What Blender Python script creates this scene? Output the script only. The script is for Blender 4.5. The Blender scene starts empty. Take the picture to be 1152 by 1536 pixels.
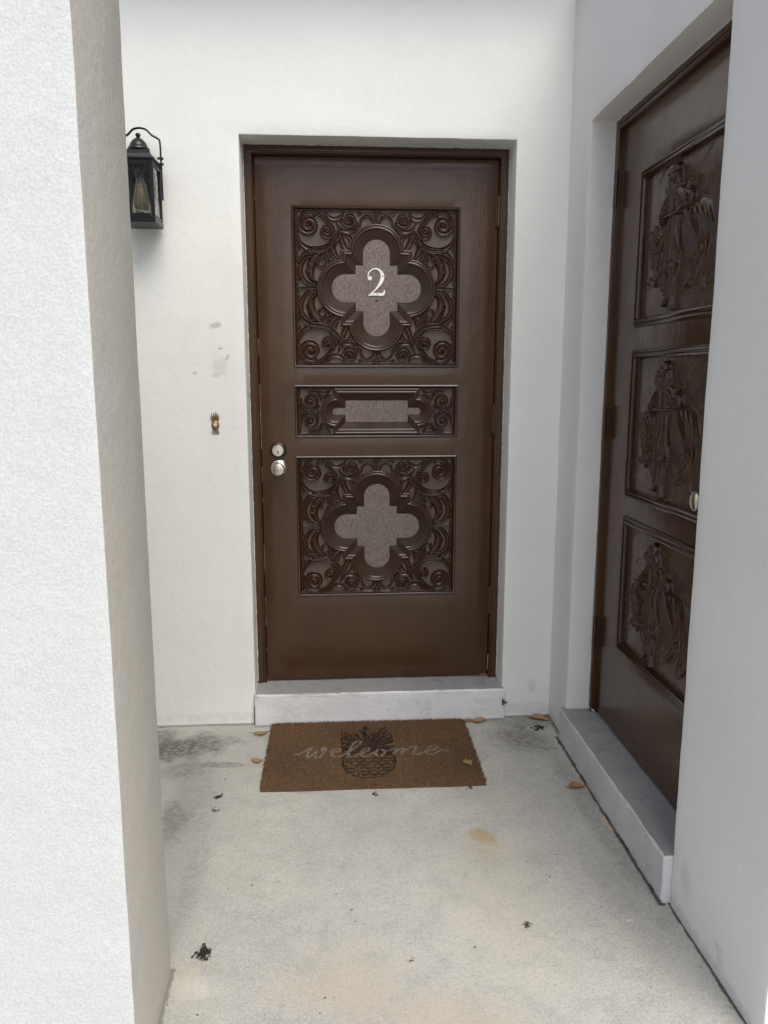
import bpy, bmesh, math, random
import numpy as np
from mathutils import Vector, Matrix, noise
random.seed(7); rng = np.random.default_rng(7)
scene = bpy.context.scene
C = scene.collection

# ---------------------------------------------------------------- camera
YAW, PITCH, ROLL, FPX = 0.0662, -0.1731, 0.0, 1164.45
cam = bpy.data.cameras.new('camera')
cam.sensor_fit = 'VERTICAL'; cam.sensor_height = 36.0; cam.lens = FPX / 1536 * 36.0
cam.clip_start = 0.02; cam.clip_end = 2000
cam_o = bpy.data.objects.new('camera', cam); C.objects.link(cam_o)
fw = Vector((math.sin(YAW) * math.cos(PITCH), math.cos(YAW) * math.cos(PITCH), math.sin(PITCH)))
rt = Vector((math.cos(YAW), -math.sin(YAW), 0)); up = rt.cross(fw)
cam_o.matrix_world = Matrix.Translation((-0.1792, -2.9486, 1.3693)) @ Matrix((rt, up, -fw)).transposed().to_4x4()
scene.camera = cam_o

# ---------------------------------------------------------------- sky, sun, exposure
SUN_EL, SUN_AZ = 52.0, 158.0            # azimuth clockwise from +Y: behind the camera
SKY_STRENGTH, SUN_STRENGTH, SUN_ANGLE = 0.14, 1.0, 45.0
world = bpy.data.worlds.new('World'); scene.world = world; world.use_nodes = True
wn = world.node_tree; wn.nodes.clear()
sky = wn.nodes.new('ShaderNodeTexSky'); sky.sky_type = 'NISHITA'; sky.sun_disc = False
sky.sun_elevation = math.radians(SUN_EL); sky.sun_rotation = math.radians(SUN_AZ)
sky.air_density = 1.0; sky.dust_density = 3.0; sky.ozone_density = 1.0
hs = wn.nodes.new('ShaderNodeHueSaturation'); hs.inputs['Saturation'].default_value = 0.68
bg = wn.nodes.new('ShaderNodeBackground'); bg.inputs['Strength'].default_value = SKY_STRENGTH
wo = wn.nodes.new('ShaderNodeOutputWorld')
wn.links.new(sky.outputs[0], hs.inputs['Color']); wn.links.new(hs.outputs[0], bg.inputs['Color'])
wn.links.new(bg.outputs[0], wo.inputs['Surface'])
sl = bpy.data.lights.new('sun', 'SUN'); sl.energy = SUN_STRENGTH; sl.angle = math.radians(SUN_ANGLE); sl.color = (1.0, 0.975, 0.935)
so = bpy.data.objects.new('sun', sl); C.objects.link(so)
el, az = math.radians(SUN_EL), math.radians(SUN_AZ)
sd = Vector((math.sin(az) * math.cos(el), math.cos(az) * math.cos(el), math.sin(el)))
so.rotation_euler = (-sd).to_track_quat('-Z', 'Y').to_euler(); so.location = (0, -8, 12)
scene.view_settings.view_transform = 'Standard'; scene.view_settings.look = 'None'
scene.view_settings.exposure = 0.70; scene.view_settings.gamma = 1.0
scene.view_settings.use_curve_mapping = False

# ---------------------------------------------------------------- helpers: materials
class NT:
    def __init__(s, name):
        s.m = bpy.data.materials.new(name); s.m.use_nodes = True
        s.t = s.m.node_tree; s.b = s.t.nodes['Principled BSDF']; s.bumps = []
        s.co = s.t.nodes.new('ShaderNodeTexCoord').outputs['Object']
        s.last = None
    def n(s, kind, **kw):
        x = s.t.nodes.new(kind)
        for k, v in kw.items(): setattr(x, k, v)
        return x
    def put(s, sock, v):
        if isinstance(v, bpy.types.NodeSocket): s.t.links.new(v, sock)
        else:
            if hasattr(sock.default_value, '__len__') and len(sock.default_value) == 4 and len(v) == 3: v = (*v, 1)
            sock.default_value = v
    def math(s, op, a, b=0.0, c=None, clamp=False):
        x = s.n('ShaderNodeMath', operation=op, use_clamp=clamp); s.put(x.inputs[0], a); s.put(x.inputs[1], b)
        if c is not None: s.put(x.inputs[2], c)
        return x.outputs[0]
    def vmap(s, scale=(1, 1, 1), loc=(0, 0, 0), rot=(0, 0, 0)):
        x = s.n('ShaderNodeMapping'); s.put(x.inputs[0], s.co)
        x.inputs['Location'].default_value = loc; x.inputs['Rotation'].default_value = rot; x.inputs['Scale'].default_value = scale
        return x.outputs[0]
    def noise(s, scale, detail=4, rough=0.55, vec=None, dist=0.0):
        x = s.n('ShaderNodeTexNoise'); s.put(x.inputs['Vector'], vec or s.co)
        x.inputs['Scale'].default_value = scale; x.inputs['Detail'].default_value = detail
        x.inputs['Roughness'].default_value = rough; x.inputs['Distortion'].default_value = dist
        return x.outputs[0]
    def vor(s, scale, vec=None, out='Distance', rand=1.0):
        x = s.n('ShaderNodeTexVoronoi'); s.put(x.inputs['Vector'], vec or s.co); x.inputs['Scale'].default_value = scale
        x.inputs['Randomness'].default_value = rand
        return x.outputs[out]
    def rng(s, v, a, b, c=0.0, d=1.0, smooth=True):
        x = s.n('ShaderNodeMapRange', interpolation_type='SMOOTHSTEP' if smooth else 'LINEAR')
        s.put(x.inputs[0], v)
        for i, q in enumerate((a, b, c, d)): s.put(x.inputs[i + 1], q)
        return x.outputs[0]
    def mix(s, f, a, b):
        x = s.n('ShaderNodeMix', data_type='RGBA'); s.put(x.inputs[0], f); s.put(x.inputs[6], a); s.put(x.inputs[7], b)
        return x.outputs[2]
    def bump(s, h, strength, dist):
        x = s.n('ShaderNodeBump'); s.put(x.inputs['Height'], h); x.inputs['Strength'].default_value = strength
        x.inputs['Distance'].default_value = dist
        if s.last: s.put(x.inputs['Normal'], s.last)
        s.last = x.outputs[0]
    def xyz(s):
        x = s.n('ShaderNodeSeparateXYZ'); s.put(x.inputs[0], s.co); return x.outputs
    def blob(s, c, r, rot=0, axes=(0, 1), wob=0.5, wscale=9, soft=0.5):
        """mask of a stain with an uneven outline; centre and radii in metres, in two of the object's axes"""
        p = s.xyz(); a = s.math('SUBTRACT', p[axes[0]], c[0]); b = s.math('SUBTRACT', p[axes[1]], c[1])
        cr, sr = math.cos(rot), math.sin(rot)
        u = s.math('ADD', s.math('MULTIPLY', a, cr / r[0]), s.math('MULTIPLY', b, sr / r[0]))
        v = s.math('ADD', s.math('MULTIPLY', a, -sr / r[1]), s.math('MULTIPLY', b, cr / r[1]))
        d = s.math('SQRT', s.math('ADD', s.math('MULTIPLY', u, u), s.math('MULTIPLY', v, v)))
        w = s.math('MULTIPLY', s.math('SUBTRACT', s.noise(wscale, 5, 0.62), 0.5), wob * 3.2)
        m = s.rng(s.math('ADD', d, w), 1.0 - soft, 1.0 + soft * 0.3, 1.0, 0.0)
        return s.math('MULTIPLY', m, s.rng(s.noise(48, 5, 0.72), 0.36, 0.58, 0.45, 1.0))
    def done(s, color, rough, **kw):
        s.put(s.b.inputs['Base Color'], color); s.put(s.b.inputs['Roughness'], rough)
        if s.last: s.put(s.b.inputs['Normal'], s.last)
        for k, v in kw.items(): s.put(s.b.inputs[k], v)
        return s.m

def plain(name, color, rough=0.5, metal=0.0, bump=0.0, bscale=60, **kw):
    n = NT(name)
    f = n.rng(n.noise(bscale * .4, 4), 0.35, 0.65)
    c = n.mix(f, tuple(x * 0.86 for x in color), tuple(min(1, x * 1.1) for x in color))
    if bump: n.bump(n.noise(bscale, 4), bump, 0.002)
    r = n.rng(n.noise(bscale * .7, 3), 0.3, 0.7, rough * .85, min(1, rough * 1.15))
    return n.done(c, r, Metallic=metal, **kw)

def wall_paint(name, base=(0.77, 0.775, 0.735), grain=230, gstr=0.34, stains=(), chips=0.0, lumps=0.16, rough=0.75, axes=(0, 2)):
    n = NT(name)
    c = n.mix(n.rng(n.noise(2.2, 4), 0.35, 0.7), tuple(x * 0.955 for x in base), base)
    c = n.mix(n.math('MULTIPLY', n.rng(n.noise(38, 5), 0.56, 0.75), 0.22), c, tuple(x * 0.84 for x in base))
    # scattered specks of dirt and small nicks
    v = n.vor(17); sz = n.rng(n.noise(5.3, 2), 0.5, 0.72, 0.0, 0.034)
    c = n.mix(n.math('MULTIPLY', n.math('LESS_THAN', v, sz), 0.55), c, (0.16, 0.13, 0.1))
    v2 = n.vor(9.0, vec=n.vmap(loc=(3.3, 1.7, 5.1))); sz2 = n.rng(n.noise(3.1, 2), 0.5, 0.75, 0.0, 0.03)
    c = n.mix(n.math('MULTIPLY', n.math('LESS_THAN', v2, sz2), 0.6), c, (0.82, 0.81, 0.78))
    for (ctr, r, rot, col, st) in stains:
        c = n.mix(n.math('MULTIPLY', n.blob(ctr, r, rot, axes, wob=0.6, wscale=34), st), c, col)
    n.bump(n.noise(7, 3), lumps, 0.02)
    n.bump(n.noise(42, 4, 0.6), gstr * .6, 0.006)
    n.bump(n.noise(grain, 3, 0.6), gstr, 0.0035)
    return n.done(c, rough)

def stucco(name, base, stains=()):
    n = NT(name)
    g = n.noise(210, 3, 0.6)
    c = n.mix(n.rng(g, 0.4, 0.62), tuple(x * 0.90 for x in base), base)
    c = n.mix(n.math('MULTIPLY', n.rng(n.noise(3.0, 4), 0.45, 0.75), 0.25), c, tuple(x * f for x, f in zip(base, (.93, .9, .85))))
    v = n.vor(11); c = n.mix(n.math('MULTIPLY', n.math('LESS_THAN', v, n.rng(n.noise(4), 0.5, 0.7, 0, .035)), .5), c, (.2, .17, .14))
    n.bump(n.noise(6, 3), 0.3, 0.02)
    n.bump(n.noise(60, 3), 0.3, 0.005)
    n.bump(g, 0.38, 0.003)
    return n.done(c, 0.85)

def brown_paint(name, base=(0.056, 0.0252, 0.0105), rough=0.21, streak=(1, 1, 0.06), wear=0.12):
    n = NT(name)
    st = n.noise(150, 4, 0.6, vec=n.vmap(scale=streak))
    c = n.mix(n.rng(n.noise(3, 5), 0.3, 0.7), tuple(x * 0.85 for x in base), tuple(x * 1.12 for x in base))
    c = n.mix(n.math('MULTIPLY', n.rng(st, 0.5, 0.8), 0.3), c, tuple(x * 1.5 for x in base))
    v = n.vor(26); c = n.mix(n.math('MULTIPLY', n.math('LESS_THAN', v, n.rng(n.noise(4), 0.55, 0.75, 0, .03)), wear * 3), c, (.2, .15, .12))
    n.bump(st, 0.26, 0.0012); n.bump(n.noise(45, 3), 0.25, 0.002); n.bump(n.noise(9, 2), 0.12, 0.008)
    r = n.rng(n.noise(14, 5), 0.3, 0.75, rough * .85, rough * 1.3)
    return n.done(c, r, **({'Specular IOR Level': 0.3} if 'bevel' in name else {}))

M = {}
M['wall'] = wall_paint('wall_paint', stains=[
    ((-0.604, 1.553), (0.028, 0.011), 0.25, (0.42, 0.4, 0.38), 0.75), ((-0.585, 1.470), (0.010, 0.006), 0, (0.4, 0.37, 0.33), 0.8),
    ((-0.592, 1.405), (0.03, 0.045), 0.3, (0.5, 0.48, 0.45), 0.42), ((-0.560, 1.440), (0.006, 0.016), -0.5, (0.42, 0.38, 0.34), 0.7),
    ((-0.683, 1.380), (0.008, 0.008), 0, (0.46, 0.44, 0.4), 0.7), ((-0.600, 1.375), (0.022, 0.012), 0, (0.45, 0.43, 0.4), 0.5),
    ((0.33, 0.03), (1.5, 0.03), 0, (0.5, 0.5, 0.48), 0.35), ((0.62, 0.13), (0.02, 0.03), 0, (.4, .38, .35), .3)])
M['wall_side'] = wall_paint('wall_paint_roller_marked', base=(0.76, 0.745, 0.735), gstr=0.3, lumps=0.12, stains=[
    ((1.24, 0.12), (0.03, 0.05), 0.3, (0.42, 0.41, 0.40), 0.30), ((1.42, 0.05), (0.02, 0.035), 0.3, (0.40, 0.39, 0.38), 0.32),
    ((0.6, 0.015), (1.6, 0.02), 0, (0.42, 0.41, 0.4), 0.4)])
M['ceil'] = wall_paint('ceiling_paint', base=(0.74, 0.73, 0.70), gstr=0.4)
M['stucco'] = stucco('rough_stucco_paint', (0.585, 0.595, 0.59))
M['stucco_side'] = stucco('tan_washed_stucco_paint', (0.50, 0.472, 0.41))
M['brown'] = brown_paint('dark_brown_gloss_paint')
M['brown_h'] = brown_paint('dark_brown_paint_brushed_across', streak=(0.06, 1, 1))
M['brown_carve'] = brown_paint('dark_brown_paint_on_carving', base=(0.036, 0.0125, 0.0040), rough=0.15, streak=(1, 1, 1), wear=0.05)
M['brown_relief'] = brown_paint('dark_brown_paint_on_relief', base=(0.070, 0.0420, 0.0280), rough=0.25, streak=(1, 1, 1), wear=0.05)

M['bevel'] = brown_paint('satin_brown_bevel', base=(0.025, 0.0098, 0.0036), rough=0.5, streak=(1, 1, 1), wear=0.05)
M['dust_sheen'] = brown_paint('carving_ground_dust_and_painted_sheen', base=(0.090, 0.060, 0.043), rough=0.30, streak=(1, 1, 1), wear=0.1)  # pale ground: dust, plus the flat recesses' bright reflection put into the colour
M['figure'] = brown_paint('glossy_brown_on_figures', base=(0.040, 0.0150, 0.0055), rough=0.17, streak=(1, 1, 1), wear=0.05)
def field_mat():
    n = NT('stippled_brown_field'); g = n.noise(260, 3, 0.6, vec=n.vmap(scale=(1, 1, .5)))
    c = n.mix(n.rng(g, 0.38, 0.66), (0.115, 0.090, 0.075), (0.215, 0.175, 0.148))
    n.bump(g, 0.7, 0.002)
    return n.done(c, 0.5)
M['field'] = field_mat()

def concrete(name):
    n = NT(name); base = (0.50, 0.49, 0.435)
    c = n.mix(n.rng(n.noise(1.6, 6, 0.6), 0.3, 0.7), tuple(x * 0.86 for x in base), tuple(x * 1.06 for x in base))
    c = n.mix(n.math('MULTIPLY', n.rng(n.noise(11, 7, 0.68), 0.42, 0.70), 0.55), c, tuple(x * 0.66 for x in base))
    c = n.mix(n.math('MULTIPLY', n.rng(n.noise(13, 6, 0.7, vec=n.vmap(loc=(4, 9, 1))), 0.5, 0.72), 0.38), c, (0.55, 0.54, 0.5))
    c = n.mix(n.math('MULTIPLY', n.rng(n.noise(70, 4, 0.75, vec=n.vmap(loc=(5, 2, 9))), 0.48, 0.66), 0.45), c, (0.30, 0.285, 0.255))
    c = n.mix(n.math('MULTIPLY', n.rng(n.noise(75, 4, 0.75), 0.55, 0.7), 0.5), c, (0.60, 0.585, 0.54))
    c = n.mix(n.math('MULTIPLY', n.rng(n.noise(190, 3, 0.75), 0.42, 0.68), 0.5), c, (0.22, 0.21, 0.195))
    c = n.mix(n.math('MULTIPLY', n.rng(n.noise(330, 2, 0.7, vec=n.vmap(loc=(1, 2, 3))), 0.52, 0.70), 0.55), c, (0.62, 0.6, 0.56))
    dk, grn, rust = (0.12, 0.115, 0.105), (0.2, 0.19, 0.165), (0.42, 0.27, 0.12)
    S = [((-0.78, -0.20), (0.24, 0.11), 0.2, dk, 1.0, .6), ((-0.85, -0.12), (0.10, 0.10), 0.2, dk, .7, .6), ((-0.60, -0.335), (0.13, 0.022), -0.1, dk, .55, .5), ((-0.72, -0.36), (0.10, 0.09), 0.3, dk, .5, .7),
         ((-0.69, -0.68), (0.055, 0.13), 0.1, dk, .55, .6), ((-0.66, -0.5), (0.08, 0.35), 0.1, grn, .35, .8), ((-0.64, -0.62), (0.11, 0.6), 0, grn, .22, .8),
         ((-0.58, -1.0), (0.04, 0.25), 0, grn, .3, .6), ((0.53, -0.2), (0.13, 0.16), 0.4, dk, .7, .75), ((0.60, -0.06), (0.16, 0.07), 0, dk, .55, .6),
         ((0.64, -0.75), (0.05, 0.55), 0.04, grn, .55, .6), ((0.58, -1.15), (0.07, 0.3), 0.1, grn, .3, .7), ((0.665, -0.79), (0.012, 0.05), 0, (0.6, 0.45, 0.26), .8, .3),
         ((0.262, -0.83), (0.040, 0.050), 0.5, (0.36, 0.26, 0.13), .95, .5), ((0.25, -0.90), (0.06, 0.13), 0, (0.42, 0.36, 0.24), .42, .6), ((0.24, -1.2), (0.18, 0.35), 0, (0.5, 0.46, 0.33), .3, .8),
         ((-0.17, -1.38), (0.17, 0.13), 0.1, (0.47, 0.39, 0.28), .5, .8), ((0.02, -1.52), (0.2, 0.12), 0, (0.49, 0.39, 0.26), .5, .8), ((-0.52, -1.34), (0.05, 0.07), 0, (0.5, 0.43, 0.3), .5, .8),
         ((-0.5, -1.36), (0.06, 0.05), 0, (0.62, 0.6, 0.55), .5, .7), ((0.565, -1.22), (0.011, 0.006), 0, (0.7, 0.69, 0.66), .6, .6), ((-0.05, -2.2), (1.2, 0.8), 0, (0.5, 0.47, 0.42), .35, .9)]
    for ctr, r, rot, col, st, so_ in S:
        c = n.mix(n.math('MULTIPLY', n.blob(ctr, r, rot, (0, 1), wob=0.55, wscale=11, soft=so_), st), c, col)
    # dirt gathered in the seams along the walls
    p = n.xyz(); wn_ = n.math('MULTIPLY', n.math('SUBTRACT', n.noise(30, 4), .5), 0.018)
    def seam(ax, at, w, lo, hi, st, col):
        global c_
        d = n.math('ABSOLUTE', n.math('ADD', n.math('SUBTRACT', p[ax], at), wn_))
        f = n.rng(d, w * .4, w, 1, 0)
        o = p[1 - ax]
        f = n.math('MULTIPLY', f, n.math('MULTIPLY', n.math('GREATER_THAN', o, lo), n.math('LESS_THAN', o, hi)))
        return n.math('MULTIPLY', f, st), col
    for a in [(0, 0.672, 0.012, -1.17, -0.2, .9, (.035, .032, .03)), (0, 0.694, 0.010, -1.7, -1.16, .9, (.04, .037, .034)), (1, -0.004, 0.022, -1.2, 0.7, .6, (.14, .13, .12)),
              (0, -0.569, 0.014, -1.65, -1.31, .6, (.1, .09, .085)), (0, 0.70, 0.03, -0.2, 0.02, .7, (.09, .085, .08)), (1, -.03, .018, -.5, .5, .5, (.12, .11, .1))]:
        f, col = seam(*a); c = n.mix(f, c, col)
    v = n.vor(20); c = n.mix(n.math('MULTIPLY', n.math('LESS_THAN', v, n.rng(n.noise(6), .45, .75, 0, .07)), .75), c, (.07, .06, .05))
    v = n.vor(24, vec=n.vmap(loc=(7, 3, 0))); c = n.mix(n.math('MULTIPLY', n.math('LESS_THAN', v, n.rng(n.noise(5), .5, .75, 0, .07)), .75), c, (.7, .69, .66))
    n.bump(n.noise(14, 5), 0.25, 0.01); n.bump(n.noise(260, 4, .7), 0.55, 0.003)
    return n.done(c, 0.86)
M['floor'] = concrete('worn_porch_concrete')

def step_paint(name, base, stain):
    n = NT(name)
    c = n.mix(n.rng(n.noise(4, 5), 0.35, 0.7), tuple(x * .86 for x in base), base)
    c = n.mix(n.math('MULTIPLY', n.rng(n.noise(22, 6, .7), 0.5, 0.75), .5), c, stain)
    v = n.vor(30); c = n.mix(n.math('MULTIPLY', n.math('LESS_THAN', v, n.rng(n.noise(6), .45, .7, 0, .10)), .8), c, (.75, .75, .74))
    v = n.vor(41, vec=n.vmap(loc=(2, 8, 3))); c = n.mix(n.math('MULTIPLY', n.math('LESS_THAN', v, n.rng(n.noise(7), .5, .75, 0, .08)), .7), c, (.1, .09, .08))
    c = n.mix(n.math('MULTIPLY', n.rng(n.noise(8, 7, .75, dist=.6), 0.54, 0.64), .35), c, tuple(x * .78 for x in stain))
    n.bump(n.noise(10, 4), 0.35, 0.015); n.bump(n.noise(55, 4), 0.5, 0.006); n.bump(n.noise(240, 3), 0.4, 0.003)
    return n.done(c, 0.7)
M['step'] = step_paint('painted_step', (0.74, 0.74, 0.74), (0.56, 0.56, 0.55))
M['step_shaded'] = step_paint('step_paint_shaded_side', (0.60, 0.59, 0.59), (0.42, 0.415, 0.41))  # greyer copy of the step paint: shade on the long side put into colour
M['step_top'] = step_paint('worn_grey_step_top', (0.33, 0.325, 0.32), (0.19, 0.186, 0.18))
M['steel'] = plain('satin_nickel', (0.74, 0.69, 0.60), 0.22, 1.0)
M['brass'] = plain('aged_brass', (0.30, 0.22, 0.12), 0.42, 0.9, bump=.5, bscale=300)
M['dark_metal'] = plain('dark_bronze_ring', (0.03, 0.022, 0.016), 0.4, 0.3)
M['black'] = plain('black_powder_coat', (0.006, 0.006, 0.0065), 0.33, 0.0, bump=.15, bscale=300)
M['white'] = plain('white_number_enamel', (0.84, 0.83, 0.80), 0.4)
M['ivory'] = plain('ivory_button', (0.62, 0.52, 0.34), 0.4)
M['hole'] = plain('dark_hole', (0.006, 0.005, 0.004), 0.9)
M['leaf'] = plain('dry_tan_leaf', (0.36, 0.20, 0.085), 0.6, bump=.5, bscale=120)
M['leaf2'] = plain('dry_brown_leaf', (0.27, 0.14, 0.06), 0.6, bump=.5, bscale=120)
M['leaf3'] = plain('dry_olive_leaf', (0.25, 0.18, 0.07), 0.6, bump=.5, bscale=120)
M['debris'] = plain('black_plant_debris', (0.022, 0.017, 0.014), 0.8)
M['moth'] = plain('grey_brown_moth', (0.16, 0.12, 0.09), 0.8)
M['grass'] = plain('pale_driveway_concrete', (0.46, 0.44, 0.40), 0.9, bump=.5, bscale=30)
M['matback'] = plain('mat_backing', (0.10, 0.055, 0.028), 0.95, bump=.6, bscale=200)

def glass_mat():
    n = NT('seeded_water_glass')
    n.bump(n.noise(28, 2, .5, vec=n.vmap(scale=(1, 1, .45))), 0.55, 0.008)
    return n.done((0.96, 0.98, 0.98), 0.02, **{'Transmission Weight': 1.0, 'IOR': 1.45})
M['glass'] = glass_mat()
n_ = NT('amber_bulb_glass'); M['bulb'] = n_.done((0.97, 0.88, 0.66), 0.03, **{'Transmission Weight': 0.95, 'IOR': 1.3})
M['filament'] = plain('bulb_filament', (0.5, 0.3, 0.1), 0.4, .5)

def coir_mat():
    n = NT('coir_fibre'); a = n.n('ShaderNodeAttribute', attribute_name='fibre'); return n.done(a.outputs['Color'], 0.9)
M['coir'] = coir_mat()

# ---------------------------------------------------------------- helpers: objects
def link(name, me, mats, parent=None, loc=None, rot=None, smooth=None):
    o = bpy.data.objects.new(name, me); C.objects.link(o)
    if not isinstance(mats, (list, tuple)): mats = [mats]
    for m in mats: me.materials.append(m)
    if parent: o.parent = parent
    if loc: o.location = loc
    if rot: o.rotation_euler = rot
    if smooth is not None:
        me.shade_smooth()
        if smooth < 180: me.set_sharp_from_angle(angle=math.radians(smooth))
    return o
def tag(o, label=None, cat=None, group=None, kind=None):
    if label: o['label'] = label
    if cat: o['category'] = cat
    if group: o['group'] = group
    if kind: o['kind'] = kind
    return o
def empty(name, loc=(0, 0, 0), rz=0.0):
    o = bpy.data.objects.new(name, None); C.objects.link(o); o.location = loc; o.rotation_euler = (0, 0, rz); o.empty_display_size = .1
    return o
def from_bm(name, bm, mats, parent=None, **kw):
    me = bpy.data.meshes.new(name); bm.to_mesh(me); bm.free(); return link(name, me, mats, parent, **kw)

def cuts(a, b, step, extra=()):
    pts = sorted({round(x, 5) for x in extra if a < x < b} | {a, b}); out = [pts[0]]
    for p, q in zip(pts, pts[1:]):
        k = max(1, round((q - p) / step)); out += [p + (q - p) * i / k for i in range(1, k + 1)]
    return out

def slab(name, mats, u0, u1, v0, v1, t0, t1, holes=(), step=0.04, bev=0.006, amp=0.0012, fscale=9.0, parent=None, loc=None, rot=None, seg=2, mat_fn=None, wob=0.0):
    """solid board or wall: u across (x), v up (z), t through (y), with rectangular holes; uneven edges and faces"""
    us = cuts(u0, u1, step, [h[i] for h in holes for i in (0, 1)]); vs = cuts(v0, v1, step, [h[i] for h in holes for i in (2, 3)])
    inside = lambda u, v: any(h[0] < u < h[1] and h[2] < v < h[3] for h in holes)
    nu, nv = len(us) - 1, len(vs) - 1
    cell = [[not inside((us[i] + us[i + 1]) / 2, (vs[j] + vs[j + 1]) / 2) for j in range(nv)] for i in range(nu)]
    bm = bmesh.new(); V = {}
    def vert(i, j, k):
        if (i, j, k) not in V: V[(i, j, k)] = bm.verts.new((us[i], (t0, t1)[k], vs[j]))
        return V[(i, j, k)]
    on = lambda i, j: 0 <= i < nu and 0 <= j < nv and cell[i][j]
    for i in range(nu):
        for j in range(nv):
            if not cell[i][j]: continue
            bm.faces.new([vert(i, j, 0), vert(i + 1, j, 0), vert(i + 1, j + 1, 0), vert(i, j + 1, 0)])
            bm.faces.new([vert(i, j, 1), vert(i, j + 1, 1), vert(i + 1, j + 1, 1), vert(i + 1, j, 1)])
            if not on(i, j - 1): bm.faces.new([vert(i, j, 0), vert(i, j, 1), vert(i + 1, j, 1), vert(i + 1, j, 0)])
            if not on(i, j + 1): bm.faces.new([vert(i, j + 1, 0), vert(i + 1, j + 1, 0), vert(i + 1, j + 1, 1), vert(i, j + 1, 1)])
            if not on(i - 1, j): bm.faces.new([vert(i, j, 0), vert(i, j + 1, 0), vert(i, j + 1, 1), vert(i, j, 1)])
            if not on(i + 1, j): bm.faces.new([vert(i + 1, j, 0), vert(i + 1, j, 1), vert(i + 1, j + 1, 1), vert(i + 1, j + 1, 0)])
    bm.normal_update()
    if bev:
        sharp = [e for e in bm.edges if len(e.link_faces) == 2 and e.calc_face_angle() > 0.8]
        bmesh.ops.bevel(bm, geom=sharp, offset=bev, segments=seg, affect='EDGES', profile=0.6)
    if amp:
        off = Vector((rng.uniform(0, 50), rng.uniform(0, 50), rng.uniform(0, 50)))
        for v in bm.verts:
            p = v.co * fscale + off
            v.co += (noise.noise_vector(p) + 0.5 * noise.noise_vector(p * 2.7)) * amp
    if mat_fn:
        bm.normal_update()
        for f in bm.faces: f.material_index = mat_fn(f)
    return from_bm(name, bm, mats, parent, loc=loc, rot=rot, smooth=50)

def ring(name, m, rect, profile, parent=None, loc=None, y=0.0, amp=0.0):
    """mitred moulding round a rectangle; profile = (inset, height) pairs from outside in"""
    x0, x1, z0, z1 = rect; bm = bmesh.new(); L = []
    for d, h in profile:
        L.append([bm.verts.new((a, y - h, b)) for a, b in ((x0 + d, z0 + d), (x1 - d, z0 + d), (x1 - d, z1 - d), (x0 + d, z1 - d))])
    for p, q in zip(L, L[1:]):
        for k in range(4): bm.faces.new([p[k], p[(k + 1) % 4], q[(k + 1) % 4], q[k]])
    for v in list(bm.verts):
        if amp: v.co += Vector((rng.normal(), 0, rng.normal())) * amp
    bmesh.ops.recalc_face_normals(bm, faces=bm.faces)
    return from_bm(name, bm, m, parent, loc=loc, smooth=40)

def lathe(name, m, prof, parent=None, loc=(0, 0, 0), axis='Y', seg=32, smooth=35):
    """prof = (radius, height) pairs; axis Y points out of the wall (towards -Y)"""
    bm = bmesh.new(); R = []
    for r, h in prof:
        if r < 1e-6: R.append([bm.verts.new((0, -h, 0) if axis == 'Y' else (0, 0, h))]); continue
        R.append([bm.verts.new((r * math.cos(a), -h, r * math.sin(a)) if axis == 'Y' else (r * math.cos(a), r * math.sin(a), h)) for a in [2 * math.pi * k / seg for k in range(seg)]])
    for p, q in zip(R, R[1:]):
        for k in range(seg):
            a = [p[k % len(p)], p[(k + 1) % len(p)], q[(k + 1) % len(q)], q[k % len(q)]]; a = list(dict.fromkeys(a))
            if len(a) > 2: bm.faces.new(a)
    bmesh.ops.recalc_face_normals(bm, faces=bm.faces)
    return from_bm(name, bm, m, parent, loc=loc, smooth=smooth)

def add_box(bm, c, s, bev=0.0, rot=None):
    r = bmesh.ops.create_cube(bm, size=1.0); vs = r['verts']
    for v in vs: v.co = Vector((v.co.x * s[0], v.co.y * s[1], v.co.z * s[2]))
    if rot: bmesh.ops.rotate(bm, verts=vs, cent=(0, 0, 0), matrix=rot)
    for v in vs: v.co += Vector(c)
    if bev: bmesh.ops.bevel(bm, geom=list({e for v in vs for e in v.link_edges}), offset=bev, segments=2, affect='EDGES')

def add_tube(bm, pts, rad, seg=8, flat=None):
    """tube through pts; rad is a number or list; flat=(a,b) gives a strap section in local axes"""
    pts = [Vector(p) for p in pts]; rings = []; prev = None
    for i, p in enumerate(pts):
        t = (pts[min(i + 1, len(pts) - 1)] - pts[max(i - 1, 0)]).normalized()
        ref = prev if prev is not None else (Vector((0, 1, 0)) if abs(t.y) < .9 else Vector((1, 0, 0)))
        b = (ref - t * ref.dot(t)).normalized(); prev = b; n = t.cross(b)
        r = rad[i] if isinstance(rad, (list, tuple)) else rad
        sx, sy = (flat if flat else (r, r))
        rings.append([bm.verts.new(p + b * math.cos(a) * sx + n * math.sin(a) * sy) for a in [2 * math.pi * k / seg for k in range(seg)]])
    for p, q in zip(rings, rings[1:]):
        for k in range(seg): bm.faces.new([p[k], p[(k + 1) % seg], q[(k + 1) % seg], q[k]])
    bm.faces.new(rings[0][::-1]); bm.faces.new(rings[-1])

def spline(pts, per=8):
    """Catmull-Rom through points of any dimension"""
    P = np.array(pts, float); P = np.vstack([2 * P[0] - P[1], P, 2 * P[-1] - P[-2]]); out = []
    for i in range(1, len(P) - 2):
        for k in range(per):
            t = k / per
            out.append(0.5 * ((2 * P[i]) + (-P[i - 1] + P[i + 1]) * t + (2 * P[i - 1] - 5 * P[i] + 4 * P[i + 1] - P[i + 2]) * t * t + (-P[i - 1] + 3 * P[i] - 3 * P[i + 1] + P[i + 2]) * t ** 3))
    out.append(P[-2]); return np.array(out)

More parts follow.
